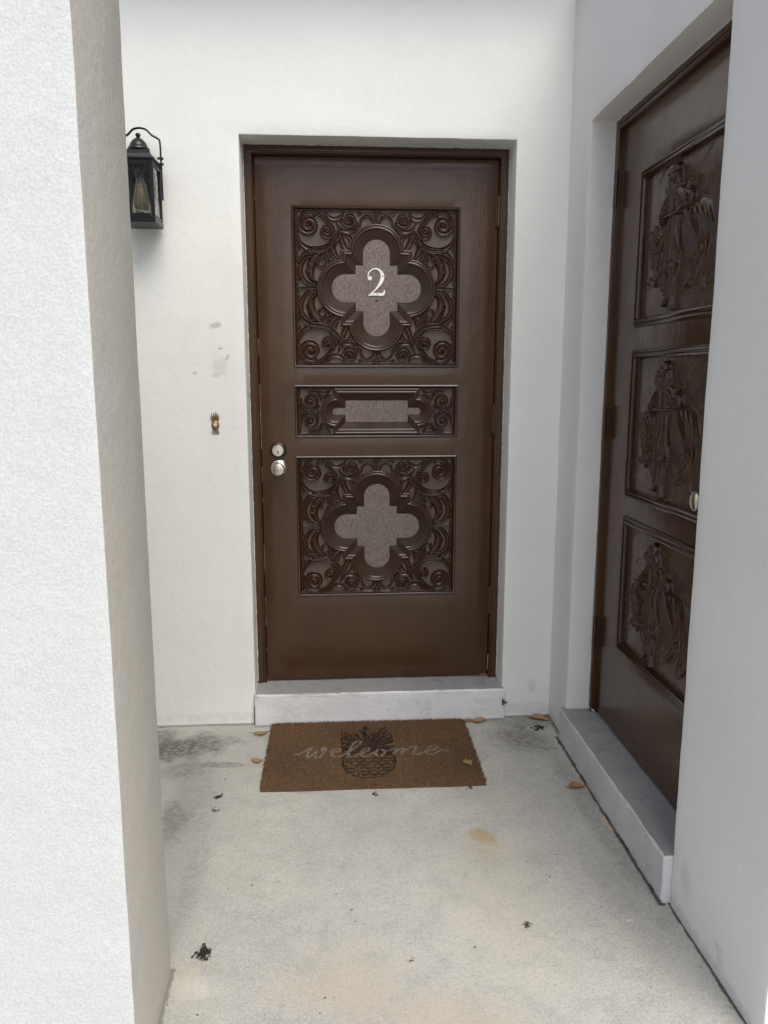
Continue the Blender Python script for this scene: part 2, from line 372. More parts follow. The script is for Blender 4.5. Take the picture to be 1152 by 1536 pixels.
def seg_dist(X, Y, pts, w):
    """signed t = distance/half-width to a polyline of varying half-width; returns (t, d)"""
    T = np.full(X.shape, 1e9); D = np.full(X.shape, 1e9)
    for (ax, ay), (bx, by), wa, wb in zip(pts[:-1], pts[1:], w[:-1], w[1:]):
        dx, dy = bx - ax, by - ay; L = dx * dx + dy * dy + 1e-12
        s = np.clip(((X - ax) * dx + (Y - ay) * dy) / L, 0, 1)
        d = np.hypot(X - ax - s * dx, Y - ay - s * dy); t = d / (wa + (wb - wa) * s)
        m = t < T; T[m] = t[m]; D[m] = d[m]
    return T, D

def grid_mesh(name, xs, zs, H, midx=None):
    """relief surface: x across, z up, height H towards -y"""
    nx, nz = len(xs), len(zs); X, Z = np.meshgrid(xs, zs, indexing='ij')
    co = np.stack([X, -H, Z], -1).reshape(-1, 3).astype(np.float32)
    i = np.arange(nx - 1)[:, None] * nz + np.arange(nz - 1)[None]
    q = np.stack([i, i + nz, i + nz + 1, i + 1], -1).reshape(-1, 4).astype(np.int32)
    me = bpy.data.meshes.new(name); me.vertices.add(len(co)); me.vertices.foreach_set('co', co.ravel())
    me.loops.add(q.size); me.loops.foreach_set('vertex_index', q.ravel())
    me.polygons.add(len(q)); me.polygons.foreach_set('loop_start', np.arange(0, q.size, 4, dtype=np.int32)); me.polygons.foreach_set('loop_total', np.full(len(q), 4, np.int32))
    if midx is not None: me.polygons.foreach_set('material_index', midx[:-1, :-1].reshape(-1).astype(np.int32))
    me.update(calc_edges=True); me.validate(); me.shade_smooth()
    return me

def bell(t): return np.clip(1 - t, 0, 1)
def sstep(x, a, b):
    t = np.clip((x - a) / (b - a), 0, 1); return t * t * (3 - 2 * t)

# ---------------------------------------------------------------- dimensions (metres; back wall face at Y = 0, floor at Z = 0)
R = 0.6939; CEIL = 2.6536
A0, A1, TOP, STEP = -0.4964, 0.4964, 2.2084, 0.1258        # opening of the facing door
Q, MM, TOP2, STEP2 = 0.2278, 1.1614, 2.2076, 0.1348        # opening of the side door, as distances from the back wall
WEND = 1.6099                                               # near end of the side wall
PX, PY0, PY1 = -0.5689, -1.6251, -1.3192                    # pillar

# ---------------------------------------------------------------- setting
def ground():
    xs = cuts(-3.2, 3.2, 0.03); ys = cuts(-3.5, 0.1, 0.03); bm = bmesh.new(); g = []
    for x in xs:
        g.append([bm.verts.new((x, y, 0.0022 * noise.noise(Vector((x * 5, y * 5, 0))) + 0.0008 * noise.noise(Vector((x * 23, y * 23, 4))))) for y in ys])
    for a, b in zip(g, g[1:]):
        for k in range(len(ys) - 1): bm.faces.new([a[k], b[k], b[k + 1], a[k + 1]])
    # the slab's edge down to the lawn
    lo = [bm.verts.new((v[0].co.x, -3.5, -0.12)) for v in g]
    for k in range(len(g) - 1): bm.faces.new([g[k][0], lo[k], lo[k + 1], g[k + 1][0]])
    tag(from_bm('porch_floor', bm, M['floor'], smooth=60), 'weathered grey concrete porch floor with dark and tan stains', None, None, 'structure')
    bm = bmesh.new(); vs = [bm.verts.new((x, y, -0.08)) for x, y in ((-300, -600), (300, -600), (300, 20), (-300, 20))]; bm.faces.new(vs)
    tag(from_bm('driveway', bm, M['grass']), 'pale concrete driveway in front of the porch', None, None, 'structure')
ground()

# back wall with the opening of the facing door
w = slab('back_wall', M['wall'], -2.6, R + 0.24, -0.05, CEIL + 0.03, 0.0, 0.22, holes=[(A0, A1, -0.02, TOP)], step=0.045, bev=0.006, amp=0.0010)
tag(w, 'pale painted rear wall around the brown door numbered 2', 'wall')
# side wall: local x runs from the back corner towards the viewer, local -y faces the porch
w = slab('side_wall', M['wall_side'], -0.03, WEND, -0.05, CEIL + 0.03, 0.0, 0.16, holes=[(Q, MM, -0.02, TOP2)], step=0.045, bev=0.007, amp=0.0016,
         loc=(R, 0, 0), rot=(0, 0, -math.pi / 2))
tag(w, 'pale painted right wall holding the brown door with three rider reliefs', 'wall')
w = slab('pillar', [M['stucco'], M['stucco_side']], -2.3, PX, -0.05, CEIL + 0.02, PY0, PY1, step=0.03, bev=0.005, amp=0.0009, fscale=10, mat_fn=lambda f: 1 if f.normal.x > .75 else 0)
tag(w, 'bright white rough stucco pillar filling the left foreground', 'pillar')
w = slab('outer_wall', M['stucco'], R + 0.163, 3.2, -0.05, CEIL + 0.02, -WEND + 0.004, -WEND + 0.2, step=0.06, bev=0.006, amp=0.002)
tag(w, 'white outer wall turning the corner at the right edge of the photo', 'wall')
w = slab('left_wall', M['wall'], 0.0, 1.35, -0.05, CEIL + 0.02, 0.0, 0.2, step=0.09, bev=0.006, amp=0.002, loc=(-1.95, 0, 0), rot=(0, 0, math.pi / 2 * 3))
tag(w, 'plain pale wall closing the porch beyond the left pillar', 'wall')
w = slab('porch_ceiling', M['ceil'], -3.2, 3.2, -2.15, 0.24, 0, 0.18, step=0.06, bev=0.01, amp=0.0015, loc=(0, 0, CEIL), rot=(math.pi / 2, 0, 0))
w.location = (0, 0, CEIL + 0.18)
tag(w, 'flat pale painted porch ceiling just over the facing door', 'ceiling')

w = slab('unseen_shade_beam', M['stucco'], -3.2, 3.2, 2.60, CEIL + 0.05, -1.62, -1.33, step=0.05, bev=0.008, amp=0.002)  # out of view, added to darken the upper wall and the door's reflection
tag(w, 'unseen pale beam added over the porch opening to dim the light', 'beam')
# steps
def step_box(name, u0, u1, t0, t1, z, label, loc=None, rot=None, tilt=0.0, white_end=False):
    def mf(f): return 1 if f.normal.z > 0.75 else (2 if f.normal.x > .6 else 0)  # on the long step the whiter end puts front light into the colour
    o = slab(name, [M['step_shaded' if tilt else 'step'], M['step_top'], M['step']], u0, u1, -0.03, z, t0, t1, step=0.02, bev=0.008, amp=0.0022, fscale=14, seg=3, mat_fn=mf, loc=loc, rot=rot)
    if tilt:
        for v in o.data.vertices:
            if v.co.z > 0.02: v.co.z += tilt * (v.co.x - u1) / (u0 - u1)
    return tag(o, label, 'doorstep')
step_box('doorstep', -0.5001, 0.507, -0.0201, 0.20, STEP, 'low white fronted concrete doorstep behind the welcome mat')
step_box('doorstep', 0.213, MM - .001, -0.0216, 0.15, STEP2, 'long grey concrete doorstep along the right wall under the side door', loc=(R, 0, 0), rot=(0, 0, -math.pi / 2), tilt=-0.008)

# ---------------------------------------------------------------- carved panels
def scroll_quarter():
    """strokes of one quarter of the carving, measured from the panel's centre (metres): points, half-widths, height, kind"""
    kx, kz = 0.0002827, 0.0002790
    L = []
    def spiral(cx, cy, r0, r1, a0, turns, n=34, cw=1):
        return [(cx + (r0 + (r1 - r0) * k / n) * math.cos(a0 + cw * 2 * math.pi * turns * k / n), cy + (r0 + (r1 - r0) * k / n) * math.sin(a0 + cw * 2 * math.pi * turns * k / n)) for k in range(n + 1)]
    def add(pts, w0, w1, h, per=6, kind='g', wm=None):
        P = spline(pts, per) if per else np.array(pts, float)
        s = np.linspace(0, 1, len(P)); W = w0 + (w1 - w0) * s
        if wm: W = W + (wm - (w0 + w1) / 2) * np.sin(np.pi * s)
        L.append(([((1125 - x) * kx, (1081 - y) * kz) for x, y in P], [q * kx / 2 * 1.48 for q in W], h, kind))
    # big corner volute, small volute, the heart that joins them
    add(spiral(225, 258, 28, 140, 0.4, 1.75, cw=1), 44, 46, 1.0, 0)
    add([(225 + 2, 258)], 50, 50, 1.0, 0) if False else None
    add(spiral(462, 342, 24, 92, 2.7, 1.5, cw=-1), 30, 34, 0.95, 0)
    add([(100, 330), (85, 220), (150, 115), (270, 92), (390, 140), (470, 220), (545, 290), (560, 370), (510, 430)], 30, 26, 1.0)
    # third volute and its tail
    add(spiral(765, 190, 22, 96, 0.2, 1.45, cw=1), 28, 34, 0.95, 0)
    add([(860, 230), (830, 310), (740, 345), (650, 320), (595, 235)], 30, 10, 0.9, wm=48)
    # crescent at the top edge, arches beside the top foil
    add([(455, 95), (500, 160), (575, 185), (650, 155), (690, 95)], 14, 14, 0.8, wm=44)
    add([(905, 262), (925, 180), (995, 140), (1065, 175), (1090, 262)], 22, 22, 0.85)
    add([(890, 120), (930, 90), (1000, 84), (1075, 96), (1125, 150)], 26, 26, 0.7)
    add([(1125, 84), (1125, 235)], 30, 22, 0.8, 2)
    # crescent leaf under the volutes and the long stem below it
    add([(78, 400), (110, 490), (200, 560), (330, 575), (460, 540), (550, 450), (610, 340)], 16, 16, 1.0, wm=58)
    add([(92, 720), (140, 650), (230, 600), (370, 590), (480, 560), (570, 480), (650, 370), (640, 290)], 26, 22, 1.0, wm=46)
    # leaf scroll at the side
    add([(290, 660), (190, 680), (120, 760), (105, 860), (140, 960), (215, 1030), (320, 1035)], 20, 20, 1.0, wm=44)
    add([(350, 640), (280, 720), (245, 800), (235, 880), (265, 960), (340, 1010)], 60, 14, 0.8, wm=78, kind='r')
    add([(250, 790), (195, 745)], 34, 4, 0.8, 2, 'r'); add([(235, 880), (165, 848)], 34, 4, 0.8, 2, 'r'); add([(300, 700), (275, 690)], 40, 6, .8, 2, 'r')
    add(spiral(392, 750, 56, 56, 0.2, 0.98, n=20), 26, 26, 0.9, 0)
    add([(430, 640), (470, 700), (450, 790), (400, 830)], 26, 8, 0.9, wm=34)
    # leaves pointing at the stepped frame
    add([(650, 370), (668, 470), (710, 550), (765, 605)], 20, 5, 0.9, wm=56, kind='g')
    add([(590, 440), (545, 550), (575, 640), (632, 700)], 20, 5, 0.9, wm=54, kind='g')
    add([(700, 380), (770, 420), (790, 500), (775, 570)], 16, 5, 0.75, wm=44, kind='g')
    add([(480, 600), (500, 680), (560, 730)], 18, 6, 0.75, wm=36, kind='g')
    add([(640, 370), (740, 385), (810, 340), (870, 290), (900, 240)], 20, 10, 0.85, wm=26)
    # ribs along the outer edge and at the mirror line
    add([(60, 90), (60, 1081)], 20, 20, 0.75, 8); add([(40, 72), (1125, 72)], 22, 22, 0.75, 8)
    add([(80, 1081), (345, 1081)], 26, 26, 0.8, 2); add([(60, 590), (95, 560), (80, 500)], 22, 10, .7)
    add([(70, 1000), (100, 900), (70, 780)], 20, 20, .6); add([(360, 90), (420, 120), (470, 190)], 16, 10, .8, wm=30)
    discs = [((1125 - 225) * kx, (1081 - 258) * kz, 30 * kx), ((1125 - 462) * kx, (1081 - 342) * kz, 24 * kx), ((1125 - 765) * kx, (1081 - 190) * kz, 22 * kx)]
    return L, discs

def carve_from(X, Z, strokes, discs, base=-0.0140, peak=0.0175):
    H = np.full(X.shape, base)
    for P, W, h, kind in strokes:
        T, D = seg_dist(X, Z, P, W)
        if kind == 'g': prof = np.where(T < 1, 0.42 + 0.58 * np.clip(T, 0, 1) ** 2.2, 0) * (1 - sstep(T, 0.86, 1.12))
        else: prof = np.sqrt(np.clip(1 - T * T, 0, 1)) * 0.9 + 0.25 * (T < 0.16)
        H = np.maximum(H, base + peak * h * prof)
    for x, z, r in discs:
        d = np.hypot(X - x, Z - z); H = np.maximum(H, base + peak * 0.75 * np.sqrt(np.clip(1 - (d / r) ** 2, 0, 1)))
    return H

def rim(H, X, Z, sd, off, ridge, base=-0.0092):
    """stepped frame of the central field: flat field, sloping bevel, two ridges"""
    flat = sd < 0
    bev = (sd >= 0) & (sd < off)
    H = np.where(flat, base, H); H = np.where(bev, base + (sd / off) * 0.0082, H)
    r = (sd >= off) & (sd < off + ridge); s = (sd - off) / ridge
    prof = -0.001 + 0.0034 * np.abs(np.sin(np.pi * 2.0 * np.clip(s, 0, 1))) ** 0.6
    return np.where(r, prof, H), flat

def foil_panel():
    w2, h2 = 0.3085, 0.2875; res = 0.00115
    nx = int(2 * w2 / res); nz = int(2 * h2 / res)
    xs = np.linspace(-w2, w2, nx); zs = np.linspace(-h2, h2, nz); X, Z = np.meshgrid(xs, zs, indexing='ij')
    nqx, nqz = (nx + 1) // 2, (nz + 1) // 2
    U, V = -X[:nqx, :nqz], -Z[:nqx, :nqz]
    st, di = scroll_quarter(); Hq = carve_from(U, V, st, di)
    H = np.zeros_like(X)
    H[:nqx, :nqz] = Hq; H[nx - nqx:, :nqz] = Hq[::-1]; H[:nqx, nz - nqz:] = Hq[:, ::-1]; H[nx - nqx:, nz - nqz:] = Hq[::-1, ::-1]
    aX, aZ = np.abs(X), np.abs(Z)
    sh = np.hypot(np.maximum(aX - 0.119, 0), aZ) - 0.0525; sv = np.hypot(np.maximum(aZ - 0.127, 0), aX) - 0.0515
    sb = np.maximum(aX - 0.080, aZ - 0.0845); sd = np.minimum(np.minimum(sh, sv), sb)
    H, flat = rim(H, X, Z, sd, 0.036, 0.020)
    # hand-carved unevenness
    H = H + 0.00018 * np.sin(X * 210 + 3 * np.sin(Z * 60)) * np.sin(Z * 170 + 2 * np.sin(X * 50)) * (sd > 0.056) + 0.0002 * rng.normal(size=X.shape) * flat
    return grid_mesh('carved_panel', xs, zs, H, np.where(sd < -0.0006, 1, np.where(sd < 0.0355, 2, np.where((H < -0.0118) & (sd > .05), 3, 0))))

def letter_panel():
    w2, h2 = 0.307, 0.091; res = 0.0011
    nx = int(2 * w2 / res); nz = int(2 * h2 / res); xs = np.linspace(-w2, w2, nx); zs = np.linspace(-h2, h2, nz); X, Z = np.meshgrid(xs, zs, indexing='ij')
    k = 0.0002946; kz = 0.00028; aX, aZ = np.abs(X), np.abs(Z); st = []
    def add(pts, W0, W1, h=1.0, per=6, wm=None):
        P = spline(pts, per) if per else np.array(pts, float); s = np.linspace(0, 1, len(P)); W = W0 + (W1 - W0) * s
        if wm: W = W + (wm - (W0 + W1) / 2) * np.sin(np.pi * s)
        st.append(([((1094 - x) * k, (372 - y) * kz) for x, y in P], [q * k / 2 for q in W], h, 'g'))
    n = 32; add([(210 + (36 + 92 * i / n) * math.cos(0.6 + 2 * math.pi * 1.45 * i / n), 236 + (36 + 88 * i / n) * math.sin(0.6 + 2 * math.pi * 1.45 * i / n)) for i in range(n + 1)], 30, 40, 1, 0)
    add([(200, 108), (290, 110), (345, 170), (360, 240)], 30, 10, 1, wm=44); add([(250, 95), (340, 120), (420, 130), (475, 90)], 20, 16, .9, wm=44)
    add([(90, 372), (340, 372)], 26, 20, .8, 2); add([(330, 300), (300, 330), (340, 360)], 24, 12, .8); add([(75, 80), (75, 372)], 18, 18, .8, 4); add([(60, 72), (520, 72)], 18, 18, .8, 4)
    add([(100, 330), (130, 352), (200, 355)], 14, 14, .7); add([(380, 200), (440, 160), (500, 150)], 30, 10, .7)
    H = carve_from(aX, aZ, st, [((1094 - 210) * k, (372 - 236) * kz, 34 * k)])
    sh = np.hypot(np.maximum(aX - 0.1605, 0), aZ) - 0.0133; sb = np.maximum(aX - 0.1234, aZ - 0.0415); sd = np.minimum(sh, sb)
    H, flat = rim(H, X, Z, sd, 0.0245, 0.0215)
    H = H + 0.0002 * rng.normal(size=X.shape) * flat
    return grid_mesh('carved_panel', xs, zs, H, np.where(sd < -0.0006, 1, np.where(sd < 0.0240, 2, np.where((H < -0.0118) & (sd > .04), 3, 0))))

MOULD = [(0, -0.002), (0.0, 0.0035), (0.0035, 0.0055), (0.007, 0.004), (0.010, -0.001), (0.0125, -0.006), (0.0145, -0.0170)]

# ---------------------------------------------------------------- facing door
FY, LY = 0.104, 0.119        # frame face and leaf face behind the wall face
def frame_mesh(name, m, x0, x1, z0, z1, prof, parent):
    """three-sided door frame: profile of (inset, y) pairs swept up, across and down"""
    bm = bmesh.new(); L = []
    for d, y in prof:
        L.append([bm.verts.new(p) for p in ((x0 + d, y, z0), (x0 + d, y, z1 - d), (x1 - d, y, z1 - d), (x1 - d, y, z0))])
    for p, q in zip(L, L[1:]):
        for k in range(3): bm.faces.new([p[k], p[k + 1], q[k + 1], q[k]])
    for row in ((0,), (3,)):
        pass
    bmesh.ops.subdivide_edges(bm, edges=[e for e in bm.edges if e.calc_length() > .5], cuts=24)
    for v in bm.verts: v.co += noise.noise_vector(v.co * 7) * 0.0007
    bmesh.ops.recalc_face_normals(bm, faces=bm.faces)
    return from_bm(name, bm, m, parent, smooth=35)

def hinge(parent, x, z, y, L=0.105):
    bm = bmesh.new()
    add_tube(bm, [(x, y, z - L / 2), (x, y, z - L / 2 + 0.001)], 0.0068, 12)
    for k in range(5):
        a = z - L / 2 + L * k / 5 + 0.0006; b = z - L / 2 + L * (k + 1) / 5 - 0.0006
        add_tube(bm, [(x, y, a), (x, y, b)], 0.0066 if k % 2 else 0.0069, 14)
    add_tube(bm, [(x, y, z - L / 2 - .004), (x, y, z + L / 2 + .004)], 0.0045, 10)
    add_box(bm, (x, y + 0.006, z), (0.022, 0.003, L - 0.004))
    return from_bm('hinge', bm, M['brown'], parent, smooth=35)

door = empty('front_door'); tag(door, 'dark brown carved door numbered 2 facing the porch', 'door')
frame_mesh('door_frame', M['brown'], A0 + .001, A1 - .001, STEP - 0.01, TOP - .001,
           [(-0.004, 0.2), (-0.004, FY), (0.001, FY - .0005), (0.022, FY), (0.0235, FY + 0.004), (0.026, FY + .0045), (0.0275, FY), (0.031, FY - .0015), (0.034, FY + 0.002), (0.0355, FY + .012), (0.0372, FY + .03), (0.0372, FY + .09)], door)
PANX = -0.0045; PH = [(1.4020, 1.9985), (1.1305, 1.3355), (0.4860, 1.0585)]
pw = 0.3195
holes = [(PANX - pw + .004, PANX + pw - .004, a + .004, b - .004) for a, b in PH]
leaf = slab('door_leaf', M['brown'], -0.4575, 0.4575, STEP + 0.006, 2.1695, LY, LY + 0.045, holes=holes, step=0.05, bev=0.002, amp=0.0006, fscale=5, parent=door)
# added backing sheet that keeps light out of the gaps round the leaf
bm = bmesh.new(); add_box(bm, (0, 0.185, 1.17), (0.99, 0.01, 2.06)); from_bm('light_leak_backing', bm, M['brown'], door)
foil = foil_panel(); foil.materials.append(M['brown_carve']); foil.materials.append(M['field']); foil.materials.append(M['bevel']); foil.materials.append(M['dust_sheen'])
def put_panel(me, z0, z1, own_h, idx, label=None):
    o = bpy.data.objects.new('carved_panel', me); C.objects.link(o); o.parent = leaf
    o.location = (PANX, LY, (z0 + z1) / 2); s = (z1 - z0 - 0.017) / own_h; o.scale = (1, 1, s)
    if label: o['label'] = label
    r = ring('panel_moulding', M['brown_carve'], (PANX - pw, PANX + pw, z0, z1), MOULD, leaf, y=LY)
    return o
put_panel(foil, *PH[0], 0.575, 0, 'square carved panel with the number on its four-lobed field')
lp = letter_panel(); lp.materials.append(M['brown_carve']); lp.materials.append(M['field']); lp.materials.append(M['bevel']); lp.materials.append(M['dust_sheen'])
put_panel(lp, *PH[1], 0.182, 1, 'narrow carved panel with a bar-shaped field')
put_panel(foil, *PH[2], 0.575, 2, 'lower square carved panel with a plain four-lobed field')

# white number 2
def stroke_poly(bm, pts, W, y0, y1, per=8):
    P = spline([(*p, w) for p, w in zip(pts, W)], per); Lf, Rt = [], []
    for i in range(len(P)):
        t = P[min(i + 1, len(P) - 1), :2] - P[max(i - 1, 0), :2]; t = t / (np.hypot(*t) + 1e-9); nn = np.array([-t[1], t[0]]) * max(P[i, 2], 0.0004) / 2
        Lf.append(P[i, :2] + nn); Rt.append(P[i, :2] - nn)
    f = [[bm.verts.new((q[0], y, q[1])) for q in side] for y in (y0, y1) for side in (Lf, Rt)]
    for i in range(len(P) - 1):
        bm.faces.new([f[0][i], f[0][i + 1], f[1][i + 1], f[1][i]]); bm.faces.new([f[0][i], f[2][i], f[2][i + 1], f[0][i + 1]]); bm.faces.new([f[1][i], f[1][i + 1], f[3][i + 1], f[3][i]])
    for i in (0, -1): bm.faces.new([f[0][i], f[1][i], f[3][i], f[2][i]])
def number_two():
    k = 1 / 1590.0; cx, cz = PANX, 1.70
    q = lambda p: (cx + (p[0] - 571) * k, cz + (567 - p[1]) * k)
    bm = bmesh.new(); y1 = LY + 0.0092; y0 = y1 - 0.0035
    stroke_poly(bm, [q(p) for p in ((521, 503), (522, 480), (538, 459), (562, 450), (588, 457), (606, 482), (605, 512), (592, 540), (568, 570), (545, 590), (528, 604))],
                [w * k for w in (5, 6, 7, 8, 12, 20, 21, 16, 10, 7, 6)], y0, y1)
    stroke_poly(bm, [q(p) for p in ((522, 607), (550, 600), (585, 600), (612, 599), (622, 574))], [w * k for w in (6, 15, 16, 16, 4)], y0 + .0002, y1)
    x, z = q((531, 506)); r = 13 * k
    c0 = [bm.verts.new((x + r * math.cos(a), y0 - .0002, z + r * math.sin(a))) for a in [2 * math.pi * i / 20 for i in range(20)]]
    c1 = [bm.verts.new((v.co.x, y1, v.co.z)) for v in c0]; bm.faces.new(c0)
    for i in range(20): bm.faces.new([c0[i], c0[(i + 1) % 20], c1[(i + 1) % 20], c1[i]])
    bmesh.ops.recalc_face_normals(bm, faces=bm.faces)
    o = from_bm('house_number', bm, M['white'], door); o['label'] = 'white serif numeral 2'
    for p in ((607, 494), (577, 600)):
        x, z = q(p); lathe('screw', M['dark_metal'], [(0, .0007), (.0024, .0005), (.0026, 0)], o, (x, y0, z), seg=10)
    for (x, z, r) in ((q((571, 638))[0], q((571, 638))[1], .0042),):
        lathe('screw_hole', M['hole'], [(0, .0003), (r, .0003), (r, 0)], leaf, (x, LY + 0.0092 - .0004, z), seg=12)
    lathe('screw_hole', M['hole'], [(0, .0003), (.004, .0003), (.004, 0)], leaf, (-0.395, LY - .0004, 0.774), seg=12)
number_two()

def keyway(parent, loc, s=1.0):
    bm = bmesh.new(); add_box(bm, (0, 0, 0), (0.0028 * s, 0.0012, 0.009 * s)); add_box(bm, (0, -.0001, .003 * s), (0.0044 * s, 0.0012, 0.003 * s))
    from_bm('keyhole', bm, M['hole'], parent, loc=loc)
d = lathe('deadbolt', M['dark_metal'], [(0.0325, 0), (0.032, 0.004), (0.029, 0.0075), (0.0235, 0.009), (0.0235, 0.010)], door, (-0.3923, LY, 1.0836), seg=40)
lathe('lock_cylinder', M['steel'], [(0.0232, 0.006), (0.0232, 0.019), (0.0215, 0.0215), (0.0185, 0.0215), (0.018, 0.0205), (0.0172, 0.0205), (0.0168, 0.0215), (0, 0.0218)], d, (0, 0, 0), seg=40)
keyway(d, (0, -0.0219, -0.007), 1.1)
kn = lathe('door_knob', M['steel'], [(0.0345, 0), (0.034, 0.004), (0.030, 0.0085), (0.021, 0.011), (0.0195, 0.013)], door, (-0.3911, LY, 1.0132), seg=48)
lathe('knob_handle', M['steel'], [(0.013, 0.010), (0.0125, 0.026), (0.0155, 0.034), (0.0225, 0.043), (0.0255, 0.052), (0.0245, 0.061), (0.021, 0.0645), (0.0135, 0.0655), (0.0125, 0.0645), (0.0, 0.0652)], kn, (0, 0, 0), seg=48)
keyway(kn, (0, -0.0655, -0.003), 0.9)
for z in (1.984, 1.2015, 0.46): hinge(door, 0.4595, z, FY + .004)
def bead(name, m, runs, rad, parent, broken=0.0, seed=1):
    """uneven line of caulk or chipped paint along straight runs"""
    q = np.random.default_rng(seed); bm = bmesh.new()
    for a, b in runs:
        a, b = Vector(a), Vector(b); n = max(2, int((b - a).length / .012)); cur = []
        for i in range(n + 1):
            p = a.lerp(b, i / n) + Vector(q.normal(0, .00025, 3)); on = (noise.noise(p * 11 + Vector((seed, 0, 0))) * .5 + .5) > broken
            if on: cur.append(p)
            if (not on or i == n):
                if len(cur) > 1: add_tube(bm, cur, [rad * q.uniform(.55, 1.25) for _ in cur], 5)
                cur = []
    return tag(from_bm(name, bm, m, parent, smooth=60), kind='stuff')
M['caulk'] = plain('pale_caulk', (0.62, 0.60, 0.56), .7)
M['chip'] = plain('chipped_primer_edge', (0.40, 0.36, 0.31), .7)
bead('caulk_bead', M['caulk'], [((A0 + .002, FY - .001, STEP + .01), (A0 + .002, FY - .001, TOP - .002)), ((A0 + .002, FY - .001, TOP - .002), (A1 - .002, FY - .001, TOP - .002)), ((A1 - .002, FY - .001, TOP - .002), (A1 - .002, FY - .001, STEP + .01))], .0019, door, 0.0)
bead('chipped_edge', M['chip'], [((-.4572, LY + .0008, STEP + .012), (-.4572, LY + .0008, 2.16))], .0007, leaf, .58, 3)
bead('paint_drip', M['chip'], [((.43, LY - .0002, STEP + .006), (.455, LY, STEP + .008)), ((.456, FY + .001, STEP + .01), (.458, FY + .001, STEP + .10))], .0012, leaf, .35, 5)

# ---------------------------------------------------------------- side door with rider reliefs
side = empty('side_door', (R, 0, 0), -math.pi / 2); tag(side, 'dark brown door in the right wall with three carved rider panels', 'door')
SFY, SLY = 0.086, 0.099
frame_mesh('door_frame', M['brown'], Q + .001, MM - .001, STEP2 - 0.01, TOP2 - .001,
           [(-0.004, 0.15), (-0.004, SFY), (0.001, SFY), (0.018, SFY), (0.0195, SFY + .004), (0.022, SFY + .004), (0.0235, SFY - .002), (0.029, SFY - .005), (0.034, SFY), (0.036, SFY + .02), (0.036, SFY + .06)], side)
SP = [(1.522, 1.995), (0.978, 1.452), (0.4505, 0.912)]; sx0, sx1 = 0.458, 1.012
sleaf = slab('door_leaf', M['brown'], Q + 0.0385, MM - 0.0385, STEP2 + 0.005, 2.170, SLY, SLY + 0.04, holes=[(sx0 + .006, sx1 - .006, a + .006, b - .006) for a, b in SP], step=0.05, bev=0.002, amp=0.0006, fscale=5, parent=side)
bm = bmesh.new(); add_box(bm, ((Q + MM) / 2, 0.15, 1.17), (MM - Q, 0.01, 2.06)); from_bm('light_leak_backing', bm, M['brown'], side)  # added sheet behind the side leaf, stops light leaking through
MOULD2 = [(0, -0.002), (0.0, 0.004), (0.003, 0.008), (0.007, 0.0095), (0.011, 0.008), (0.013, 0.0065), (0.016, 0.011), (0.021, 0.013), (0.026, 0.011), (0.0285, 0.004), (0.030, -0.009)]

